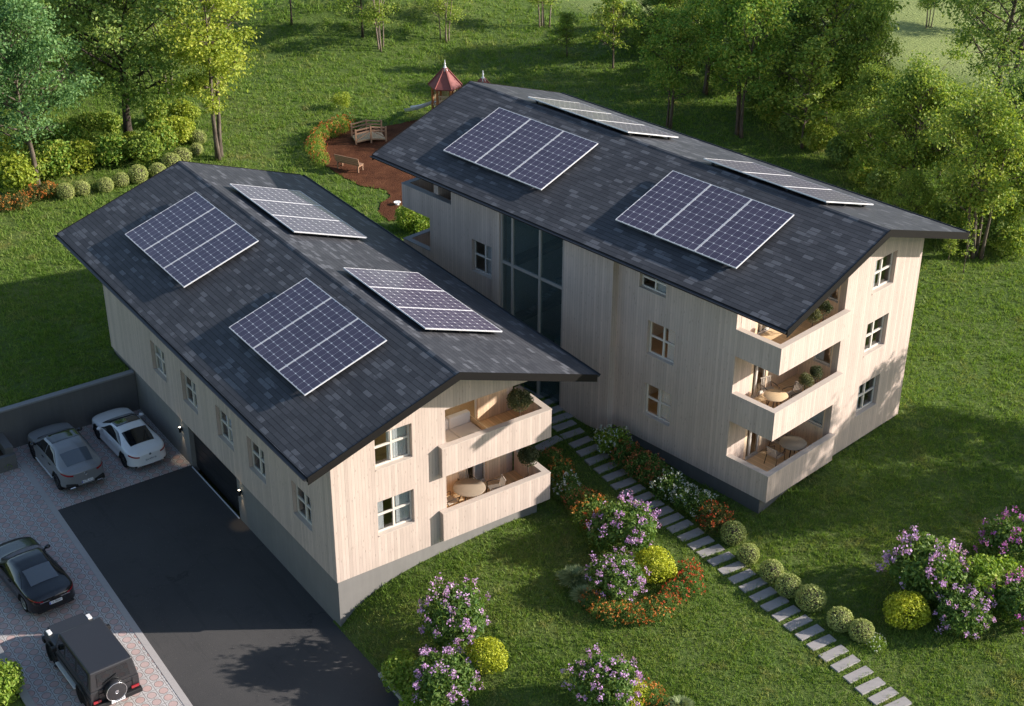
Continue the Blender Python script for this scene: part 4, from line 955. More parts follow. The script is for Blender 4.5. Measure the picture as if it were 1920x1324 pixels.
tree('green', 1420, 165, 230, 'leafy green tree behind the tall autumn tinged tree', 'broad_tree', GR)
tree('green', 1545, 225, 270, 'tallest bright green tree in the middle of the belt', 'broad_tree', GR)
tree('dense', 1470, 215, 165, 'dark tree at the back of the belt, left of the tallest bright tree', 'broad_tree', GR)
tree('green', 1612, 258, 215, 'bright green tree at the pale meadow gap, right of the tallest tree', 'broad_tree', GR, wide=.72)
tree('dense', 1590, 80, 150, 'dark spreading tree at the top edge beyond the belt', 'broad_tree', GR)
tree('dense', 1478, 70, 130, 'dark tree at the top edge beyond the autumn tinged trees', 'broad_tree', GR)
tree('green', 1625, 318, 165, 'low green tree in the belt above the solar panels', 'broad_tree', GR)
tree('multi', 1722, 400, 235, 'green tree on a fan of reddish stems just behind the taller roof corner', 'stemmed_tree', GR)
tree('oldoak', 1862, 255, 330, 'old dark tree with heavy crooked limbs in the top right corner', 'old_tree', GR, rz=1.0)
tree('green', 1760, 335, 150, 'green tree below the meadow gap, left of the crooked old tree', 'broad_tree', GR)
tree('dense', 1890, 395, 200, 'dark green tree at the right edge below the crooked old tree', 'broad_tree', GR)
tree('multi', 1832, 488, 260, 'green tree on splayed pale stems right of the taller roof corner', 'stemmed_tree', GR)
tree('green', 1945, 440, 230, 'green tree cut off by the right edge', 'broad_tree', GR)
tree('sapling', 1806, 512, 95, 'thin sapling on the lawn directly under the roof corner', 'sapling', GR)
tree('young', 1778, 488, 60, 'small bushy sapling between house corner and splayed stems', 'young_tree', GR)
tree('birch', 1742, 52, 120, 'dark stemmed tree far off on the pale meadow', 'stemmed_tree', GR)
tree('dense', 1840, 60, 130, 'dark tree far off beyond the pale meadow, behind the old tree', 'broad_tree', GR)
tree('green', 1700, 455, 120, 'low dense green tree beside the reddish stems', 'broad_tree', GR)
# trees beyond the right edge whose shade falls on the lawn and the sunlit gable
tree('bright', 0, 0, 9.6, 'tree outside the right edge whose dappled shade falls on the taller house gable', 'stemmed_tree', xy=(37.5, -12.5))
tree('silver', 0, 0, 11.0, 'tree outside the right edge shading the middle of the lawn', 'broad_tree', xy=(38.0, -18.0))
for i, (x_, y_) in enumerate(((-23, -3), (-22, 6), (-24, 15), (-30, 1), (-31, 11))):  # unseen trees added to block low skylight and darken the left-facing walls
    tree('dense', 0, 0, 12.0, 'tall tree added outside the left edge to block skylight, %s from the front' % ordw[i], 'broad_tree', 'trees added outside the left edge to block skylight', xy=(x_, y_))
# dark undergrowth under the tree belt
hedge = [(1175, 48), (1215, 75), (1250, 95), (1285, 125), (1330, 140), (1370, 165), (1420, 200), (1455, 225), (1490, 250), (1530, 270), (1575, 300), (1615, 335), (1655, 360), (1690, 385), (1755, 420), (1800, 440), (1860, 450), (1905, 470), (1680, 300), (1560, 200), (1820, 400), (1880, 420)]
for i, (u, v) in enumerate(hedge):
    place(UND[i % 2], u, v, 30, 'dark undergrowth bush along the tree belt, %s from its upper left end' % ordw[i], ['lf_dark', 'lf_mid', 'lf_dark', 'lf_olive'][i % 4], name='undergrowth_bush', group='undergrowth bushes along the tree belt', cat='bush', k=.3)

# ------------------------------------------------------------------ grass blades over the lawns in view
def grass():
    N = 600000
    # even in the eye of the photograph: denser near, sparser far
    r2 = np.random.default_rng(5); U = r2.random(N)*3050-480; Vv = r2.random(N)*1900-60
    d = np.array(FWD)[None]+np.array(RT)[None]*((U-960)/CAM['f'])[:, None]-np.array(UP)[None]*((Vv-662)/CAM['f'])[:, None]
    c = np.array(CPOS); z = np.full(N, 1.9)
    p = c+d*((z-c[2])/d[:, 2])[:, None]; x, y = p[:, 0], p[:, 1]
    ok = ~((x < .02) & (x > -11.7) & (y < 20.15)) & ~((x > -.1) & (x < A_W+.02) & (y > .0) & (y < A_L+.1)) & (x > -60) & (x < 120) & (x*.93+y*.36+r2.random(N)*6 < 71)
    q = np.array(BI)[:3, :3] @ p.T; q = q.T+np.array(BI.translation); bx, by = q[:, 0], q[:, 1]
    ok &= ~((bx > -.02) & (bx < B_W+.05) & (by > .0) & (by < 20.4)) & ~((bx > -.4) & (bx < .1) & (by > 8.1) & (by < 15.7))
    mu = np.zeros(N, bool); mq = np.array(MULCH)
    for i in range(len(mq)):
        (xa, ya), (xb, yb) = mq[i], mq[i-1]
        if ya != yb: mu ^= ((ya > y) != (yb > y)) & (x < (xb-xa)*(y-ya)/(yb-ya)+xa)
    ok &= ~mu
    for sx, sy in STONES: ok &= ~((abs(x-sx) < .55) & (abs(y-sy) < .19))
    x, y = x[ok], y[ok]; n = len(x)
    z = np.concatenate([H(x[i:i+20000], y[i:i+20000]) for i in range(0, n, 20000)])
    dist = np.sqrt((x-c[0])**2+(y-c[1])**2+(z-c[2])**2); s = dist/60.0
    cl = np.sin(x*1.3+np.sin(y*.9)*2)*np.sin(y*1.1+np.sin(x*.7)*2)
    keep = r2.random(n) < np.clip(.8+.25*cl, .12, 1)
    x, y, z, s, cl = x[keep], y[keep], z[keep], s[keep], cl[keep]; n = len(x)
    K = 6; tall = np.repeat(.45+1.5*r2.random(n)**3, K)*(1+.18*np.repeat(cl, K))
    s = np.repeat(s, K); X = np.repeat(np.stack([x, y, z-.01], 1), K, 0)+np.concatenate([r2.normal(size=(n*K, 2))*(.05*s*tall**.5)[:, None], np.zeros((n*K, 1))], 1)
    hh = (.05+.07*r2.random(n*K))*s*tall; a = r2.random(n*K)*6.28; w = .017*s*(.7+.6*r2.random(n*K)); t = r2.random(n*K)*6.28; ln = hh*(.3+.8*r2.random(n*K))
    side = np.stack([np.cos(a)*w, np.sin(a)*w, 0*w], 1); tip = X+np.stack([np.cos(t)*ln, np.sin(t)*ln, hh], 1)
    V = np.stack([X-side, X+side, tip], 1).reshape(-1, 3)
    me = np_mesh('grass', V, np.arange(3*n*K).reshape(-1, 3), [])
    tag(link_mesh('grass', me, None, [M['grass']]), 'short mown green grass covering the lawns', 'grass', kind='stuff')
# ------------------------------------------------------------------ stepping stones
ST = [(1011, 742), (1025, 754), (1038, 768), (1051, 782), (1058, 797), (1073, 812), (1089, 828), (1104, 843), (1120, 859), (1137, 875), (1153, 890), (1169, 906), (1186, 919), (1203, 933), (1220, 947), (1238, 960), (1257, 973), (1275, 986), (1295, 1002), (1314, 1017), (1332, 1032), (1352, 1047), (1372, 1064), (1391, 1080), (1412, 1096), (1431, 1114), (1453, 1131), (1474, 1149), (1496, 1167), (1518, 1185), (1540, 1204), (1563, 1224), (1585, 1243), (1609, 1264), (1632, 1285), (1656, 1304), (1681, 1322)]
STONES = []
for i, (u, v) in enumerate(ST):
    p = ground(u, v, .05); STONES.append((p.x, p.y)); k = len(ST)-1-i
    o = MB().box(-.56, .56, -.205, .205, -.12, .03).build('stepping_stone', M['stone'], None, (p.x, p.y, h1(p.x, p.y)+.025), (0, 0, radians(-2+rng.normal()*1.2)), bevel=.012)
    tag(o, 'gray stepping stone of the garden path, %s' % ('last one by the entrance glazing' if i == 0 else 'nearest the bottom edge' if k == 0 else ordw[k]+' counted up from the bottom edge' if k <= 20 else ordw[i]+' counted down from the entrance'), 'paving slab', 'stepping stones of the garden path')
p = ground(1022, 832, .1)
tag(MB().box(-.9, .9, -.22, .22, -.25, .03).build('side_slab', M['stone'], None, (p.x, p.y, h1(p.x, p.y)+.04), (0, 0, radians(8)), bevel=.012), 'broad gray slab between the corner balcony and the stepping path', 'paving slab')
grass()

# ------------------------------------------------------------------ vehicles
def paint(name, c, rough=.35, coat=1.0, metal=0.0):
    m = NT(name); n = m.noise(m.obj(), 3, 3); f = m.math('MULTIPLY_ADD', n, .1, .95)
    return m.done(m.bsdf(m.mix(1.0, c, m.vec(f, f, f), 'MULTIPLY'), rough, .5, metal, Coat__Weight=coat, Coat__Roughness=.04))
M['p_white'] = paint('white_car_paint', (.80, .80, .81), .4)
M['p_gray'] = paint('gray_car_paint', (.23, .235, .245), .38, metal=.15)
M['p_black'] = paint('black_car_paint', (.004, .004, .005), .25, .75)
M['p_matte'] = paint('satin_black_paint', (.022, .022, .025), .42, .35)
M['car_glass'] = simple('car_window_glass', (.012, .013, .015), .06, .5, var=.02, bump=0, Coat__Weight=.6, Coat__Roughness=.03)
M['car_glass_light'] = simple('car_rear_glass', (.10, .115, .135), .08, .5, var=.02, bump=0, Coat__Weight=.8, Coat__Roughness=.03)
M['tyre'] = simple('tyre_rubber', (.014, .014, .015), .8, .2)
M['rim_dark'] = simple('dark_alloy', (.05, .05, .055), .35, .5, .6)
M['rim_light'] = simple('silver_alloy', (.45, .45, .47), .3, .5, .7)
M['tail'] = simple('tail_lamp_red', (.32, .012, .018), .15, .6, var=.1, Coat__Weight=1.0)
M['chrome'] = simple('bright_chrome', (.72, .72, .74), .18, .5, .9, var=.02, bump=0)
M['plate'] = simple('number_plate', (.70, .71, .73), .4, var=.02)
M['plate_blue'] = simple('number_plate_blue', (.03, .06, .38), .4)
M['ink'] = simple('black_lettering', (.012, .012, .014), .5)
M['trim'] = simple('black_plastic_trim', (.012, .012, .013), .55, .4)
M['indicator'] = simple('pale_indicator_lens', (.75, .75, .74), .2, .6)
def cat(P, k):
    i = int(min(max(math.floor(k), 0), len(P)-2)); t = k-i
    p0, p1, p2, p3 = P[max(i-1, 0)], P[i], P[i+1], P[min(i+2, len(P)-1)]
    return .5*((2*p1)+(-p0+p2)*t+(2*p0-5*p1+4*p2-p3)*t*t+(-p0+3*p1-3*p2+p3)*t**3)
class CarShape:
    def __init__(s, L, W, prof, plan=10, wheel_x=(.9, 3.8), R=.36):
        s.L, s.W, s.plan, s.wx, s.R = L, W, plan, wheel_x, R
        x = np.linspace(0, L, 161); s.x = x; s.t = {}
        for k, pts in prof.items():
            v = np.interp(x, [p[0] for p in pts], [p[1] for p in pts]); ker = np.hanning(13); ker /= ker.sum()
            s.t[k] = np.convolve(np.pad(v, 6, mode='edge'), ker, 'valid')
    def g(s, k, x): return float(np.interp(x, s.x, s.t[k]))
    def S(s, x, k, side=1):
        t = abs(x-s.L/2)/(s.L/2); pl = max(0.0, 1-t**s.plan)**(1/3.2); w = s.W/2*pl
        zb, zs, ze, zt = s.g('zb', x), s.g('zs', x), s.g('ze', x), s.g('zt', x); we = s.g('we', x)
        P = [np.array(q) for q in ((0, zb), (w*.93, zb), (w*1.0, zb+(zs-zb)*.45), (w*.965, zs), (w*we, ze), (w*we*.55, ze+(zt-ze)*.78), (0, zt))]
        y, z = cat(P, k); return Vector((x-s.L/2, side*y, z))
    def N(s, x, k, side=1):
        e = .01; a = s.S(min(x+e, s.L), k, side)-s.S(max(x-e, 0), k, side); b = s.S(x, min(k+e, 6), side)-s.S(x, max(k-e, 0), side)
        n = a.cross(b)*(-1); n.normalize()
        c = s.S(x, k, side)-Vector((max(-s.L/2+.6, min(s.L/2-.6, x-s.L/2)), 0, .6))
        return n if n.dot(c) > 0 else -n
    def body(s, parent, mat):
        u = np.linspace(0, 1, 131); xs = s.L*(.5-.5*np.cos(pi*u))*.55+s.L*u*.45; ks = np.concatenate([np.linspace(0, 1, 3), np.linspace(1, 3, 15)[1:], np.linspace(3, 4, 7)[1:], np.linspace(4, 6, 9)[1:]])
        mb = MB()
        for side in (1, -1):
            rows = []; dark = []
            for x in xs:
                row = []; dr = []
                for k in ks:
                    p = s.S(x, k, side); d = min(math.hypot(x-w, p.z-s.R*.98) for w in s.wx); inn = d < s.R*1.13 and .5 < k < 3
                    if inn: p.y *= .70
                    row.append(p); dr.append(inn)
                rows.append(row); dark.append(dr)
            f0 = len(mb.f); mb.grid(rows, flip=side > 0); i = f0
            for a in range(len(xs)-1):
                for b in range(len(ks)-1):
                    if dark[a][b] or dark[a+1][b+1] or dark[a+1][b] or dark[a][b+1]: mb.m[i] = 1
                    elif ks[b] < 1.0: mb.m[i] = 1
                    i += 1
        return mb.build('body', [mat, M['trim']], parent)
    def patch(s, name, parent, mat, x0, x1, k0, k1, sides=(1,), nx=16, nk=8, eps=.012, shape=None, full=False):
        """shape(t) -> (k low share, k high share) along the patch. full: from one side across the centre line to the other"""
        out = []
        for side in sides:
            mb = MB(); rows = []
            for i in range(nx+1):
                t = i/nx; x = x0+(x1-x0)*t; lo, hi = shape(t) if shape else (0, 1); row = []
                if full:
                    kk = [k0+(6-k0)*(lo+(1-lo)*j/nk) for j in range(nk+1)]
                    row = [s.S(x, k, 1)+s.N(x, k, 1)*eps for k in kk]+[s.S(x, k, -1)+s.N(x, k, -1)*eps for k in kk[::-1][1:]]
                else:
                    row = [s.S(x, k0+(k1-k0)*(lo+(hi-lo)*j/nk), side)+s.N(x, k0+(k1-k0)*(lo+(hi-lo)*j/nk), side)*eps for j in range(nk+1)]
                rows.append(row)
            mb.grid(rows, flip=(side > 0)); out.append(mb.build(name, mat, parent))
        return out
def wheel(parent, x, y, R, w, rim, side, spokes=10):
    Mx = Matrix.Translation((x, y, R)) @ Matrix.Rotation(-side*pi/2, 4, 'X')
    h = empty('wheel', (0, 0, 0)); h.parent = parent
    MB().lathe([(R*.70, -w/2), (R*.95, -w/2), (R, -w/2+.04), (R, w/2-.04), (R*.95, w/2), (R*.72, w/2), (R*.70, w/2-.04)], 28, Mx).build('tyre', M['tyre'], h)
    rb = MB(); rb.lathe([(R*.71, w/2-.10), (R*.71, w/2-.005), (R*.66, w/2-.005), (R*.64, w/2-.10)], 24, Mx); rb.lathe([(.07, w/2-.1), (.075, w/2-.03), (.03, w/2-.02)], 12, Mx)
    for k in range(spokes):
        A = Mx @ Matrix.Rotation(2*pi*k/spokes, 4, 'Z'); rb.obox(A, .05, R*.67, -.022, .022, w/2-.075, w/2-.03)
    rb.lathe([(.02, w/2-.13), (R*.69, w/2-.13), (R*.69, w/2-.11), (.02, w/2-.11)], 20, Mx)
    rb.build('rim', M[rim], h)
def text(name, s, size, mat, parent, Mx):
    cu = bpy.data.curves.new('lettering', 'FONT'); cu.body = s; cu.size = size; cu.align_x = 'CENTER'; cu.align_y = 'CENTER'; cu.extrude = .001
    t = bpy.data.objects.new('t', cu); COL.objects.link(t); me = bpy.data.meshes.new_from_object(t.evaluated_get(bpy.context.evaluated_depsgraph_get())); bpy.data.objects.remove(t)
    o = link_mesh(name, me, parent, [mat]); o.matrix_local = Mx; return o
def plate(parent, x, y, z, w, txt, blue=True, tilt=.15):
    """number plate on a tail that faces -x"""
    Mx = Matrix.Translation((x, y, z)) @ Matrix(((0, 0, -1), (-1, 0, 0), (0, 1, 0))).to_4x4() @ Matrix.Rotation(-tilt, 4, 'X')
    mb = MB(); mb.obox(Mx, -w/2, w/2, -.062, .062, -.008, .006)
    if blue: mb.mat(1).obox(Mx, -w/2+.004, -w/2+.045, -.056, .056, .0061, .008)
    p = mb.build('license_plate', [M['plate'], M['plate_blue']], parent)
    text('plate_lettering', txt, .105, M['ink'], p, Mx @ Matrix.Translation((.02, 0, .009)))
def emblem_star(parent, Mx, R, mat):
    mb = MB(); n = 28
    ring = [(R*cos(2*pi*k/n), R*sin(2*pi*k/n)) for k in range(n)]
    mb.lathe([(R*.86, 0), (R, 0), (R, .012), (R*.86, .012), (R*.86, 0)], n, Mx)
    for k in range(3):
        a = pi/2+2*pi*k/3; t = (R*.9*cos(a), R*.9*sin(a)); l = (R*.2*cos(a+1.05), R*.2*sin(a+1.05)); r = (R*.2*cos(a-1.05), R*.2*sin(a-1.05))
        mb.add([Mx @ Vector((*q, z)) for z in (0, .012) for q in (t, l, (0, 0), r)], [(3, 2, 1, 0), (4, 5, 6, 7), (0, 1, 5, 4), (1, 2, 6, 5), (2, 3, 7, 6), (3, 0, 4, 7)])
    return mb.build('emblem', mat, parent)
def finish_car(r, c, rim, tail, plate_txt, zl, mirror_mat, plate_z, blue=True, tailh=(3.0, 3.3), wheelw=.25, mx=3.05):
    L, W, R = c.L, c.W, c.R
    for x in c.wx:
        for s in (1, -1): wheel(r, x-L/2, s*(W/2-wheelw/2-.012), R, wheelw, rim, s)
    for s in (1, -1):
        p = c.S(mx, 3.05, s); mb = MB(); mb.smooth = True
        Mm = Matrix.Translation((p.x, s*(W/2+.10), p.z+.06)) @ Matrix.Diagonal((.11, .13, .08, 1))
        mb.lathe([(.05, -1), (.7, -.75), (1, 0), (.7, .75), (.05, 1)], 14, Mm); mb.bar((p.x, p.y, p.z-.01), (p.x, s*(W/2+.05), p.z+.04), .05); mb.build('mirror', mirror_mat, r)
        mb = MB()
        for hx in (mx-1.0,) if L < 4.95 and tail != 'suv' else (mx-.95, mx-1.75):
            q = c.S(hx, 2.72, s)+c.N(hx, 2.72, s)*.015; mb.bar((q.x-.10, q.y, q.z), (q.x+.10, q.y, q.z), .03, .035)
        mb.build('door_handle', M['chrome'] if mirror_mat != M['p_black'] else M['trim'], r)
    return r
def heading(x, y, a): return (x, y, .006), pi/2+radians(a)

# white coupe
l, a = heading(-1.62, 16.98, 2.0)
r = empty('parked_car', l, a, 'white two door coupe parked against the house wall, dark glass roof panel', 'car')
c = CarShape(4.85, 1.88, dict(zb=[(0, .34), (.5, .24), (4.3, .22), (4.85, .30)],
    zs=[(0, .80), (.3, .90), (1.2, .95), (3.2, .90), (4.3, .80), (4.85, .62)],
    ze=[(0, .84), (.15, .95), (.75, 1.02), (1.75, 1.33), (2.2, 1.36), (2.7, 1.32), (3.45, .99), (4.3, .86), (4.7, .76), (4.85, .62)],
    zt=[(0, .86), (.15, 1.0), (.70, 1.06), (1.70, 1.39), (2.2, 1.43), (2.75, 1.38), (3.55, 1.01), (4.3, .90), (4.7, .80), (4.85, .66)],
    we=[(0, .80), (.5, .74), (1.5, .66), (2.2, .67), (2.8, .70), (3.5, .80), (4.85, .74)]), wheel_x=(.93, 3.86), R=.36)
c.body(r, M['p_white'])
c.patch('rear_window', r, M['car_glass'], .74, 1.62, 4.16, 6, full=True, shape=lambda t: (.0+.12*(1-t)*(1-t), 1))
c.patch('roof_panel', r, M['car_glass'], 2.12, 2.66, 4.2, 6, full=True)
c.patch('windshield', r, M['car_glass'], 2.70, 3.50, 4.1, 6, full=True)
c.patch('side_window', r, M['car_glass'], 1.10, 3.22, 3.18, 3.93, (1, -1), shape=lambda t: (0, max(.03, min(1, (t/.34)**.7, ((1-t)/.30)**.8))))
c.patch('tail_light', r, M['tail'], .035, .40, 2.78, 3.12, (1, -1), nx=10, nk=5, eps=.014, shape=lambda t: (.0, 1-.4*t))
c.patch('headlight', r, M['chrome'], 4.45, 4.78, 2.5, 3.05, (1, -1), nx=8, nk=5)
plate(r, -2.425, 0, .60, .52, 'DA RPM 78', False)
mb = MB(); mb.box(-2.36, -2.20, -.72, .72, .27, .36); mb.build('rear_diffuser', M['trim'], r, bevel=.02)
for s in (1, -1): MB().box(-2.40, -2.25, s*.55-.10, s*.55+.10, .29, .35).build('exhaust_tip', M['chrome'], r, bevel=.015)
emblem_star(r, Matrix.Translation((-2.432, 0, .86)) @ Matrix(((0, 0, -1), (-1, 0, 0), (0, 1, 0))).to_4x4(), .06, M['chrome'])
finish_car(r, c, 'rim_dark', 'c', '', 0, M['p_white'], .6, mx=3.15)

# gray coupe styled off-roader
l, a = heading(-4.60, 16.95, 1.0)
r = empty('parked_car', l, a, 'gray sloping roof off-roader with black glass roof, parked left of the white coupe', 'car')
c = CarShape(4.95, 2.02, dict(zb=[(0, .46), (.5, .34), (4.4, .32), (4.95, .42)],
    zs=[(0, 1.02), (.3, 1.13), (1.2, 1.14), (3.4, 1.08), (4.4, 1.0), (4.95, .78)],
    ze=[(0, 1.06), (.18, 1.17), (.55, 1.22), (1.45, 1.58), (2.0, 1.64), (2.8, 1.60), (3.6, 1.16), (4.4, 1.05), (4.8, .93), (4.95, .78)],
    zt=[(0, 1.08), (.18, 1.21), (.5, 1.27), (1.40, 1.65), (2.0, 1.72), (2.8, 1.67), (3.7, 1.19), (4.4, 1.10), (4.8, .98), (4.95, .82)],
    we=[(0, .80), (.5, .72), (1.5, .66), (2.4, .69), (2.9, .71), (3.6, .80), (4.95, .76)]), wheel_x=(.95, 3.95), R=.41)
c.body(r, M['p_gray'])
c.patch('rear_window', r, M['car_glass_light'], .50, 1.22, 4.25, 6, full=True, shape=lambda t: (.0+.1*(1-t), 1))
c.patch('roof_panel', r, M['car_glass'], 2.0, 2.86, 4.2, 6, full=True)
c.patch('windshield', r, M['car_glass'], 2.92, 3.66, 4.12, 6, full=True)
c.patch('side_window', r, M['car_glass'], .95, 2.18, 3.18, 3.90, (1, -1), shape=lambda t: (0, max(.03, min(1, (t/.55)**.8))))
c.patch('side_window', r, M['car_glass'], 2.25, 3.40, 3.18, 3.90, (1, -1), shape=lambda t: (0, max(.03, min(1, ((1-t)/.5)**.8))))
c.patch('tail_light', r, M['tail'], .035, .42, 2.74, 3.10, (1, -1), nx=10, nk=5, eps=.014, shape=lambda t: (.15*t, 1-.5*t))
c.patch('headlight', r, M['chrome'], 4.55, 4.86, 2.5, 3.05, (1, -1), nx=8, nk=5)
MB().box(-2.46, -2.18, -.86, .86, .40, .62).build('rear_bumper', M['trim'], r, bevel=.05, seg=2)
plate(r, -2.475, -.05, .60, .52, 'W PL 01T')
for s in (1, -1):
    MB().box(-2.50, -2.3, s*.62-.13, s*.62+.13, .40, .47).build('exhaust_tip', M['chrome'], r, bevel=.02)
    MB().box(-1.05, .95, s*1.0-.05, s*1.0+.07, .36, .40).build('running_board', M['alu'], r, bevel=.01)
emblem_star(r, Matrix.Translation((-2.482, 0, .98)) @ Matrix(((0, 0, -1), (-1, 0, 0), (0, 1, 0))).to_4x4(), .08, M['chrome'])
finish_car(r, c, 'rim_dark', 'suv', '', 0, M['p_black'], .6, mx=3.35)

# black coupe
l, a = heading(-8.78, 9.55, 4.0)
r = empty('parked_car', l, a, 'glossy black low coupe parked on the pavers in front of the boxy off-roader', 'car')
c = CarShape(4.9, 1.94, dict(zb=[(0, .32), (.5, .22), (4.4, .20), (4.9, .28)],
    zs=[(0, .78), (.3, .88), (1.2, .92), (3.2, .86), (4.3, .76), (4.9, .58)],
    ze=[(0, .82), (.15, .93), (.85, 1.01), (1.75, 1.26), (2.3, 1.30), (2.75, 1.26), (3.45, .95), (4.4, .82), (4.75, .70), (4.9, .58)],
    zt=[(0, .85), (.12, .99), (.80, 1.06), (1.75, 1.32), (2.3, 1.37), (2.75, 1.33), (3.55, .98), (4.4, .86), (4.75, .75), (4.9, .62)],
    we=[(0, .82), (.5, .74), (1.5, .62), (2.3, .65), (2.8, .69), (3.5, .80), (4.9, .74)]), wheel_x=(.95, 3.85), R=.36)
c.body(r, M['p_black'])
c.patch('rear_window', r, M['car_glass_light'], .86, 1.70, 4.2, 6, full=True, shape=lambda t: (.0+.1*(1-t), 1))
c.patch('windshield', r, M['car_glass_light'], 2.82, 3.48, 4.1, 6, full=True)
c.patch('side_window', r, M['car_glass'], 1.05, 3.22, 3.18, 3.92, (1, -1), shape=lambda t: (0, max(.03, min(1, (t/.34)**.7, ((1-t)/.30)**.8))))
c.patch('tail_light', r, M['tail'], .03, .46, 2.86, 3.14, (1, -1), nx=10, nk=5, eps=.014, shape=lambda t: (.35*t, 1-.25*t))
c.patch('headlight', r, M['chrome'], 4.5, 4.82, 2.5, 3.0, (1, -1), nx=8, nk=5)
plate(r, -2.452, 0, .62, .52, 'CE 80087')
MB().box(-2.44, -2.41, -.62, .62, .74, .765).build('trim_strip', M['chrome'], r)
MB().box(-2.40, -2.22, -.74, .74, .26, .34).build('rear_diffuser', M['trim'], r, bevel=.02)
finish_car(r, c, 'rim_light', 'c', '', 0, M['p_black'], .6, mx=3.12)

# boxy black off-roader
l, a = heading(-8.80, 2.95, 2.0)
r = empty('parked_car', l, a, 'boxy matte black off-roader with round spare wheel cover on its rear door', 'car')
mt = M['p_matte']; hw = .93
b = MB()
b.hexa([(-2.25, -hw, .55), (1.0, -hw, .55), (1.0, hw, .55), (-2.25, hw, .55), (-2.28, -hw*.985, 1.16), (.98, -hw*.985, 1.16), (.98, hw*.985, 1.16), (-2.28, hw*.985, 1.16)])
b.hexa([(1.0, -.74, .6), (2.28, -.74, .6), (2.28, .74, .6), (1.0, .74, .6), (1.0, -.74, 1.17), (2.24, -.70, 1.12), (2.24, .70, 1.12), (1.0, .74, 1.17)])
b.build('body', mt, r, bevel=.03, seg=2)
k = MB()
k.hexa([(-2.27, -hw*.98, 1.155), (.97, -hw*.98, 1.155), (.97, hw*.98, 1.155), (-2.27, hw*.98, 1.155), (-2.16, -.80, 1.93), (.60, -.80, 1.93), (.60, .80, 1.93), (-2.16, .80, 1.93)])
cb = k.build('cabin', mt, r, bevel=.05, seg=2)
for s in (1, -1):
    f = MB(); f.hexa([(1.02, s*.90, .62), (2.2, s*.90, .62), (2.2, s*.62, .62), (1.02, s*.62, .62), (1.02, s*.90, 1.10), (2.16, s*.88, 1.06), (2.16, s*.62, 1.10), (1.02, s*.62, 1.14)] if s > 0 else [(1.02, -.62, .62), (2.2, -.62, .62), (2.2, -.90, .62), (1.02, -.90, .62), (1.02, -.62, 1.14), (2.16, -.62, 1.10), (2.16, -.88, 1.06), (1.02, -.90, 1.10)])
    f.build('fender', mt, r, bevel=.03, seg=2)
    MB().box(1.72, 2.0, s*.78-.08, s*.78+.08, 1.085, 1.155).build('indicator', M['indicator'], r, bevel=.012)
    # side glazing lies on the leaning cabin side
    for x0, x1 in ((.05, .80), (-.95, -.05), (-2.02, -1.10)):
        w = MB(); P = []
        for z in (1.25, 1.80):
            tz = (z-1.155)/.775; y = s*(hw*.98+(.80-hw*.98)*tz+.008); xx1 = x1-(.30*tz if x1 > .5 else 0)
            P.append([(x0, y, z), (xx1, y, z)])
        w.grid(P, flip=s < 0); w.build('side_window', M['car_glass'], r)
    a_ = MB()
    for wx in (-1.38, 1.47): a_.lathe([(.44, 0), (.50, 0), (.50, .07), (.44, .07), (.44, 0)], 24, Matrix.Translation((wx, s*(hw-.02), .41)) @ Matrix.Rotation(-s*pi/2, 4, 'X'))
    a_.build('wheel_arch', M['trim'], r)
    MB().box(-.85, .92, s*(hw+.02)-.08, s*(hw+.02)+.08, .40, .46).build('running_board', M['alu'], r, bevel=.015)
    MB().box(-2.2, 1.0, s*(hw-.005)-.012, s*(hw-.005)+.012, .80, .88).build('rub_strip', M['trim'], r)
    MB().box(.62, .78, s*1.05-.10, s*1.05+.10, 1.16, 1.34).build('mirror', M['trim'], r, bevel=.03, seg=2)
    MB().box(-2.335, -2.28, s*.72-.15, s*.72+.15, .66, .76).build('tail_light', M['tail'], r, bevel=.01)
    for wx in (-1.38, 1.47): wheel(r, wx, s*(hw-.14), .42, .27, 'rim_dark', s, 5)
w = MB(); w.grid([[(1.0, -.80, 1.20), (1.0, .80, 1.20)], [(.645, -.72, 1.86), (.645, .72, 1.86)]], flip=True); w.build('windshield', M['car_glass'], r)
w = MB(); w.grid([[(-2.268, -.62, 1.30), (-2.268, .62, 1.30)], [(-2.195, -.58, 1.80), (-2.195, .58, 1.80)]]); w.build('rear_window', M['car_glass'], r)
MB().box(-2.42, -2.24, -.94, .94, .42, .62).build('rear_bumper', M['trim'], r, bevel=.03, seg=2)
MB().box(2.2, 2.42, -.94, .94, .42, .64).build('front_bumper', M['trim'], r, bevel=.03, seg=2)
dr = MB()
for y in (-.66, .62): dr.box(-2.292, -2.278, y-.008, y+.008, .63, 1.14)
dr.box(-2.292, -2.278, -.66, .62, .985, 1.0); dr.build('door_seam', M['trim'], r)
Ms = Matrix.Translation((-2.28, .05, 1.0)) @ Matrix.Rotation(-pi/2, 4, 'Y')
sp = MB(); sp.lathe([(.30, .0), (.385, .01), (.40, .04), (.40, .22), (.385, .25), (.37, .255), (.02, .262)], 36, Ms)
sp = sp.build('spare_wheel', M['p_matte'], r)
MB().lathe([(.368, .25), (.388, .248), (.388, .262), (.368, .262), (.368, .25)], 36, Ms).build('cover_ring', M['chrome'], sp)
emblem_star(sp, Ms @ Matrix.Translation((0, 0, .263)) @ Matrix.Rotation(-pi/2, 4, 'Z'), .075, M['chrome'])
plate(r, -2.43, .0, .53, .52, 'G 500 KA', False, .05)
wp = MB(); wp.bar((-2.285, .40, 1.38), (-2.262, -.12, 1.56), .025); wp.build('rear_wiper', M['trim'], r)

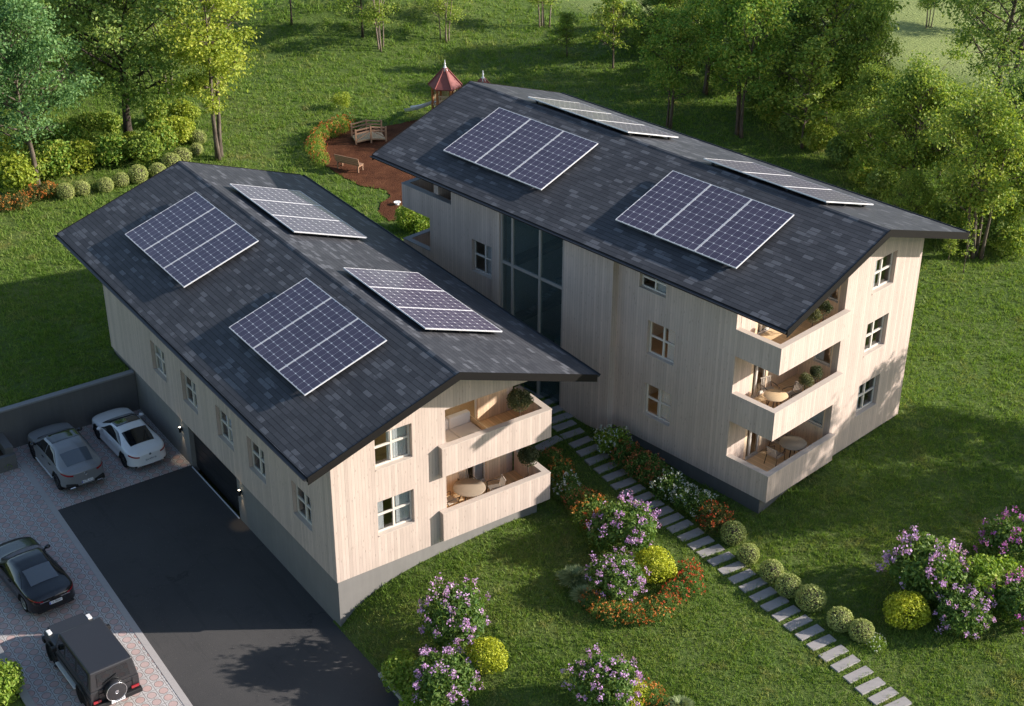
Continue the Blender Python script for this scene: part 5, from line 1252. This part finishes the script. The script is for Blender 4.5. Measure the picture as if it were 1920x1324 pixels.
# ------------------------------------------------------------------ balcony furniture
M['table_dark'] = simple('taupe_table_top', (.33, .27, .20), .6)
M['table_light'] = simple('slatted_table_wood', (.66, .48, .28), .55, var=.2, scale=12)
M['metal_brown'] = simple('brown_metal_tube', (.07, .05, .04), .5)
M['chair_seat'] = simple('chair_webbing', (.42, .36, .29), .8)
def table(loc, R, mat, label, root=None):
    p = Vector(loc) if root is None else root @ Vector(loc); r = empty('round_table', p, 0, label, 'table')
    MB().lathe([(.02, .70), (R*.97, .70), (R, .715), (R, .735), (R*.98, .745), (.02, .745)], 32).build('table_top', M[mat], r)
    for k in range(4):
        a = k*pi/2+.5; MB().tube([(R*.35*cos(a), R*.35*sin(a), .70), (R*.72*cos(a), R*.72*sin(a), 0)], .024, 8).build('leg', M['metal_brown'], r)
def chair(loc, rz, label, root=None):
    p = Vector(loc) if root is None else root @ Vector(loc); r = empty('armchair', p, rz, label, 'chair')
    MB().box(-.26, .26, -.26, .26, .41, .445).build('seat', M['chair_seat'], r, bevel=.015)
    b = MB(); Mb = Matrix.Translation((-.25, 0, .44)) @ Matrix.Rotation(radians(-14), 4, 'Y')
    for k in range(7): b.obox(Mb, -.012, .012, -.22+k*.07, -.19+k*.07, .0, .42)
    b.obox(Mb, -.018, .018, -.25, .25, .42, .46); b.build('backrest', M['chair_seat'], r)
    for s in (1, -1):
        MB().tube([(-.34, s*.27, .62), (.0, s*.29, .64), (.26, s*.28, .62)], .016, 6).build('armrest', M['metal_brown'], r)
        MB().tube([(.26, s*.28, .62), (.24, s*.27, .42), (.30, s*.29, 0)], .016, 6).build('leg', M['metal_brown'], r)
        MB().tube([(-.34, s*.27, .62), (-.26, s*.27, .42), (-.36, s*.29, 0)], .016, 6).build('leg', M['metal_brown'], r)
table((6.66, 1.0, 2.765), .66, 'table_dark', 'round taupe table on the lower balcony of the garage house')
chair((5.75, 1.05, 2.765), 0.1, 'brown tube armchair left of the taupe table, lower corner balcony')
chair((7.0, 1.6, 2.765), -1.5, 'brown tube armchair at the back of the taupe table, lower corner balcony')
chair((7.75, .75, 2.765), 2.9, 'brown tube armchair mostly behind the balcony rail, right of the taupe table')
table((1.42, .72, 5.765), .50, 'table_light', 'round pale slatted table on the middle balcony of the taller house', BM)
chair((2.0, 1.45, 5.765), B_R-1.9, 'brown tube armchair behind the pale slatted table, middle balcony', BM)
chair((2.35, .6, 5.765), B_R+2.9, 'brown tube armchair right of the pale slatted table, middle balcony', BM)
table((3.05, .72, 2.765), .58, 'table_dark', 'round dark table on the lowest balcony of the taller house', BM)
chair((2.2, .95, 2.765), B_R+0.0, 'webbed armchair left of the dark table, lowest balcony', BM)
chair((3.2, 1.5, 2.765), B_R-1.6, 'webbed armchair against the back wall, lowest balcony of the taller house', BM)
r = empty('balcony_sofa', (6.0, 1.2, 5.765), 0, 'long white cushioned sofa on the upper balcony of the garage house', 'sofa')
MB().box(-.95, 1.15, -.70, .62, .0, .22).build('frame', M['table_light'], r, bevel=.01)
for x in (-.95, .08): MB().box(x, x+1.02, -.70, .30, .22, .46).build('seat_cushion', M['fabric'], r, bevel=.05, seg=3)
for x in (-.95, .08): MB().box(x, x+1.02, .31, .60, .28, .90).build('back_cushion', M['fabric'], r, bevel=.07, seg=3)
MB().box(1.16, 1.22, -.70, .62, .0, .62).build('side_panel', M['table_light'], r, bevel=.01)
POTB = [shrub_meshes(.36, .62, 2600, .055, 7, .42, .6) for _ in range(2)]
M['lf_pot'] = leafmat('pale_olive_leaves', G((.060, .075, .025), (.140, .150, .062), (.27, .26, .14)), .3)
M['lf_potd'] = leafmat('olive_leaves', G((.030, .045, .018), (.075, .092, .040), (.15, .165, .085)), .3)
def potted(loc, s, label, leaf, root=None, stem=.2, k=0):
    p = Vector(loc) if root is None else root @ Vector(loc); r = empty('potted_plant', p, rng.random()*6, label, 'potted plant')
    MB().lathe([(.13, 0), (.15, .02), (.18, .30), (.195, .32), (.195, .34), (.17, .34), (.165, .30), (.02, .30)], 20).build('pot', M['black'], r)
    MB().tube([(0, 0, .28), (.01, .01, .34+stem)], .018, 6).build('stem', M['bark'], r)
    key = ('pot', k, leaf)
    if key not in _vm: me = POTB[k][0].copy(); me.materials.clear(); me.materials.append(M[leaf]); _vm[key] = me
    o = bpy.data.objects.new('foliage', _vm[key]); COL.objects.link(o); o.parent = r; o.location = (0, 0, .28+stem); o.scale = (s, s, s*1.05)
potted((8.62, .32, 5.765), 1.45, 'bushy potted plant in the corner of the upper balcony, garage house', 'lf_pot', None, .75, 0)
potted((9.15, .42, 2.765), 1.4, 'bushy potted plant in the corner of the lower balcony, garage house', 'lf_potd', None, .9, 1)
for i, z in enumerate((5.765, 8.765)):
    potted((2.72, .24, z), .98, 'round potted plant on the %s balcony of the taller house, left of its pair' % ('middle' if i == 0 else 'top'), 'lf_pot', BM, .52, 0)
    potted((3.55, .30, z), .95, 'round potted plant on the %s balcony of the taller house, right of its pair' % ('middle' if i == 0 else 'top'), 'lf_potd', BM, .52, 1)

# ------------------------------------------------------------------ playground
def gp(u, v): p = ground(u, v); return Vector((p.x, p.y, max(h1(p.x, p.y), 2.045)))
a, b = gp(640, 322), gp(676, 330); d = b-a
r = empty('park_bench', gp(658, 318), math.atan2(d.y, d.x), 'wooden bench with a high sloping back standing on the reddish bark', 'bench')
wd = M['wood_play']
q = MB()
for k in range(4): q.box(-.85, .85, -.30+k*.125, -.30+k*.125+.11, .42, .46)
q.build('seat', wd, r)
Mb = Matrix.Translation((0, -.32, .46)) @ Matrix.Rotation(radians(16), 4, 'X'); q = MB()
for k in range(4): q.obox(Mb, -.88, .88, -.02, .02, .02+k*.13, .135+k*.13)
q.build('backrest', wd, r)
for x in (-.75, .75):
    q = MB(); q.bar((x, -.30, 0), (x, -.30, .5), .07); q.build('leg', wd, r); q = MB(); q.bar((x, .18, 0), (x, .18, .43), .07); q.build('leg', wd, r)
    q = MB(); q.bar((x, -.30, .36), (x, .2, .36), .06); q.build('brace', wd, r)
a, b = gp(664, 270), gp(718, 264); d = b-a; L = d.length*.52
r = empty('play_bridge', gp(692, 263), math.atan2(d.y, d.x), 'small arched wooden bridge with railings on the playground bark', 'bridge')
q = MB(); n = 14
for k in range(n):
    x0 = -L+2*L*k/n; x1 = x0+2*L/n-.02; f = lambda x: .16+.14*(1-(x/L)**2)
    q.hexa([(x0, -.6, f(x0)-.05), (x1, -.6, f(x1)-.05), (x1, .6, f(x1)-.05), (x0, .6, f(x0)-.05), (x0, -.6, f(x0)), (x1, -.6, f(x1)), (x1, .6, f(x1)), (x0, .6, f(x0))])
q.build('deck', M['wood_pale'], r)
for s in (-1, 1):
    q = MB()
    for x in (-L, 0, L): q.box(x-.05, x+.05, s*.62-.05, s*.62+.05, 0, 1.0+(.14 if x == 0 else 0))
    q.build('post', wd, r); q = MB()
    for x0, x1, z0, z1 in ((-L, 0, .93, 1.08), (0, L, 1.08, .93), (-L, 0, .70, .85), (0, L, .85, .70)): q.bar((x0, s*.62, z0), (x1, s*.62, z1), .07)
    q.bar((-L, s*.62, .25), (0, s*.62, .85), .05); q.bar((L, s*.62, .25), (0, s*.62, .85), .05)
    q.build('railing', wd, r)
    q = MB(); q.bar((-L, s*.55, .12), (0, s*.55, .25), .09); q.bar((0, s*.55, .25), (L, s*.55, .12), .09); q.build('beam', wd, r)
def tower(u, v, label, hz, wide, slide):
    p = gp(u, v); r = empty('play_tower', p, radians(20), label, 'play tower'); w_ = wide; pz = 1.35
    for i in range(6):
        an = pi/3*i; x, y = w_*cos(an), w_*sin(an)
        MB().box(x-.06, x+.06, y-.06, y+.06, 0, hz).build('post', M['wood_rust'], r)
        x2, y2 = w_*cos(an+pi/3), w_*sin(an+pi/3)
        if i in (0, 1, 3, 4, 5):
            q = MB(); q.bar((x, y, pz+.75), (x2, y2, pz+.75), .07); q.bar((x, y, pz+.12), (x2, y2, pz+.12), .06)
            for k in range(1, 7): t = k/7; q.bar((x+(x2-x)*t, y+(y2-y)*t, pz+.1), (x+(x2-x)*t, y+(y2-y)*t, pz+.75), .045)
            q.build('railing', M['wood_pale'], r)
        q = MB(); q.bar((x, y, hz-.06), (x2, y2, hz-.06), .08); q.bar((x, y, hz-.5), (x+(x2-x)*.25, y+(y2-y)*.25, hz-.08), .05); q.bar((x2, y2, hz-.5), (x2+(x-x2)*.25, y2+(y-y2)*.25, hz-.08), .05); q.build('header', M['wood_pale'], r)
    hexa = [(w_*1.0*cos(pi/3*i), w_*1.0*sin(pi/3*i)) for i in range(6)]
    MB().prism(hexa, pz-.08, pz).build('platform', M['wood_pale'], r)
    R = w_*1.32; ap = hz+1.05; V = []; F = []
    q = MB()
    for i in range(6):
        a0, a1 = pi/3*i, pi/3*(i+1)
        pts = [(R*cos(a0), R*sin(a0), hz-.1), (R*cos(a1), R*sin(a1), hz-.1), (.1*cos(a1), .1*sin(a1), ap), (.1*cos(a0), .1*sin(a0), ap)]
        q.add(pts+[(x*.97, y*.97, z-.08) for x, y, z in pts], [(0, 1, 2, 3), (7, 6, 5, 4), (0, 4, 5, 1), (1, 5, 6, 2), (2, 6, 7, 3), (3, 7, 4, 0)])
    rf = q.build('roof', M['red_roof'], r)
    q = MB()
    for i in range(6):
        a0 = pi/3*i; q.bar((R*cos(a0), R*sin(a0), hz-.07), (.1*cos(a0), .1*sin(a0), ap+.03), .09)
    q.build('hip_cap', M['red_roof'], rf)
    MB().lathe([(.22, ap-.14), (.12, ap+.03), (.06, ap+.15), (.045, ap+.26), (.075, ap+.31), (.03, ap+.37), (.012, ap+.58)], 14).build('finial', M['white'], r)
    if slide:
        q = MB(); d = (gp(800, 222)-p); d.z = 0; d = Matrix.Rotation(-radians(20), 3, 'Z') @ d; d.normalize(); s = Vector((-d.y, d.x, 0))
        rows = []
        for k in range(9):
            t = k/8; z = pz*(1-t)**1.0+.15*t-.25*sin(pi*t)*.5; o = d*(w_*.9+t*2.6)
            rows.append([o+s*w+Vector((0, 0, z+hh)) for w, hh in ((-.34, .22), (-.30, 0), (.30, 0), (.34, .22))])
        q.grid(rows); q.grid([[v+Vector((0, 0, -.03)) for v in rw] for rw in rows], flip=True); q.build('slide', M['slide'], r)
tower(836, 232, 'hexagonal play tower with a red roof, white finial and gray slide', 2.75, .86, True)
tower(906, 244, 'second play tower, only its white finial shows above the taller roof', 2.45, .92, False)
p = gp(745, 385); r = empty('bird_bath', p, 0, 'small white round bowl lying low on the bark near the laurels', 'bird bath')
MB().lathe([(.12, 0), (.09, .03), (.08, .08), (.10, .10)], 14).build('pedestal', M['white'], r)
MB().lathe([(.10, .10), (.20, .14), (.215, .165), (.19, .165), (.08, .125), (.02, .12)], 22).build('bowl', M['white'], r)
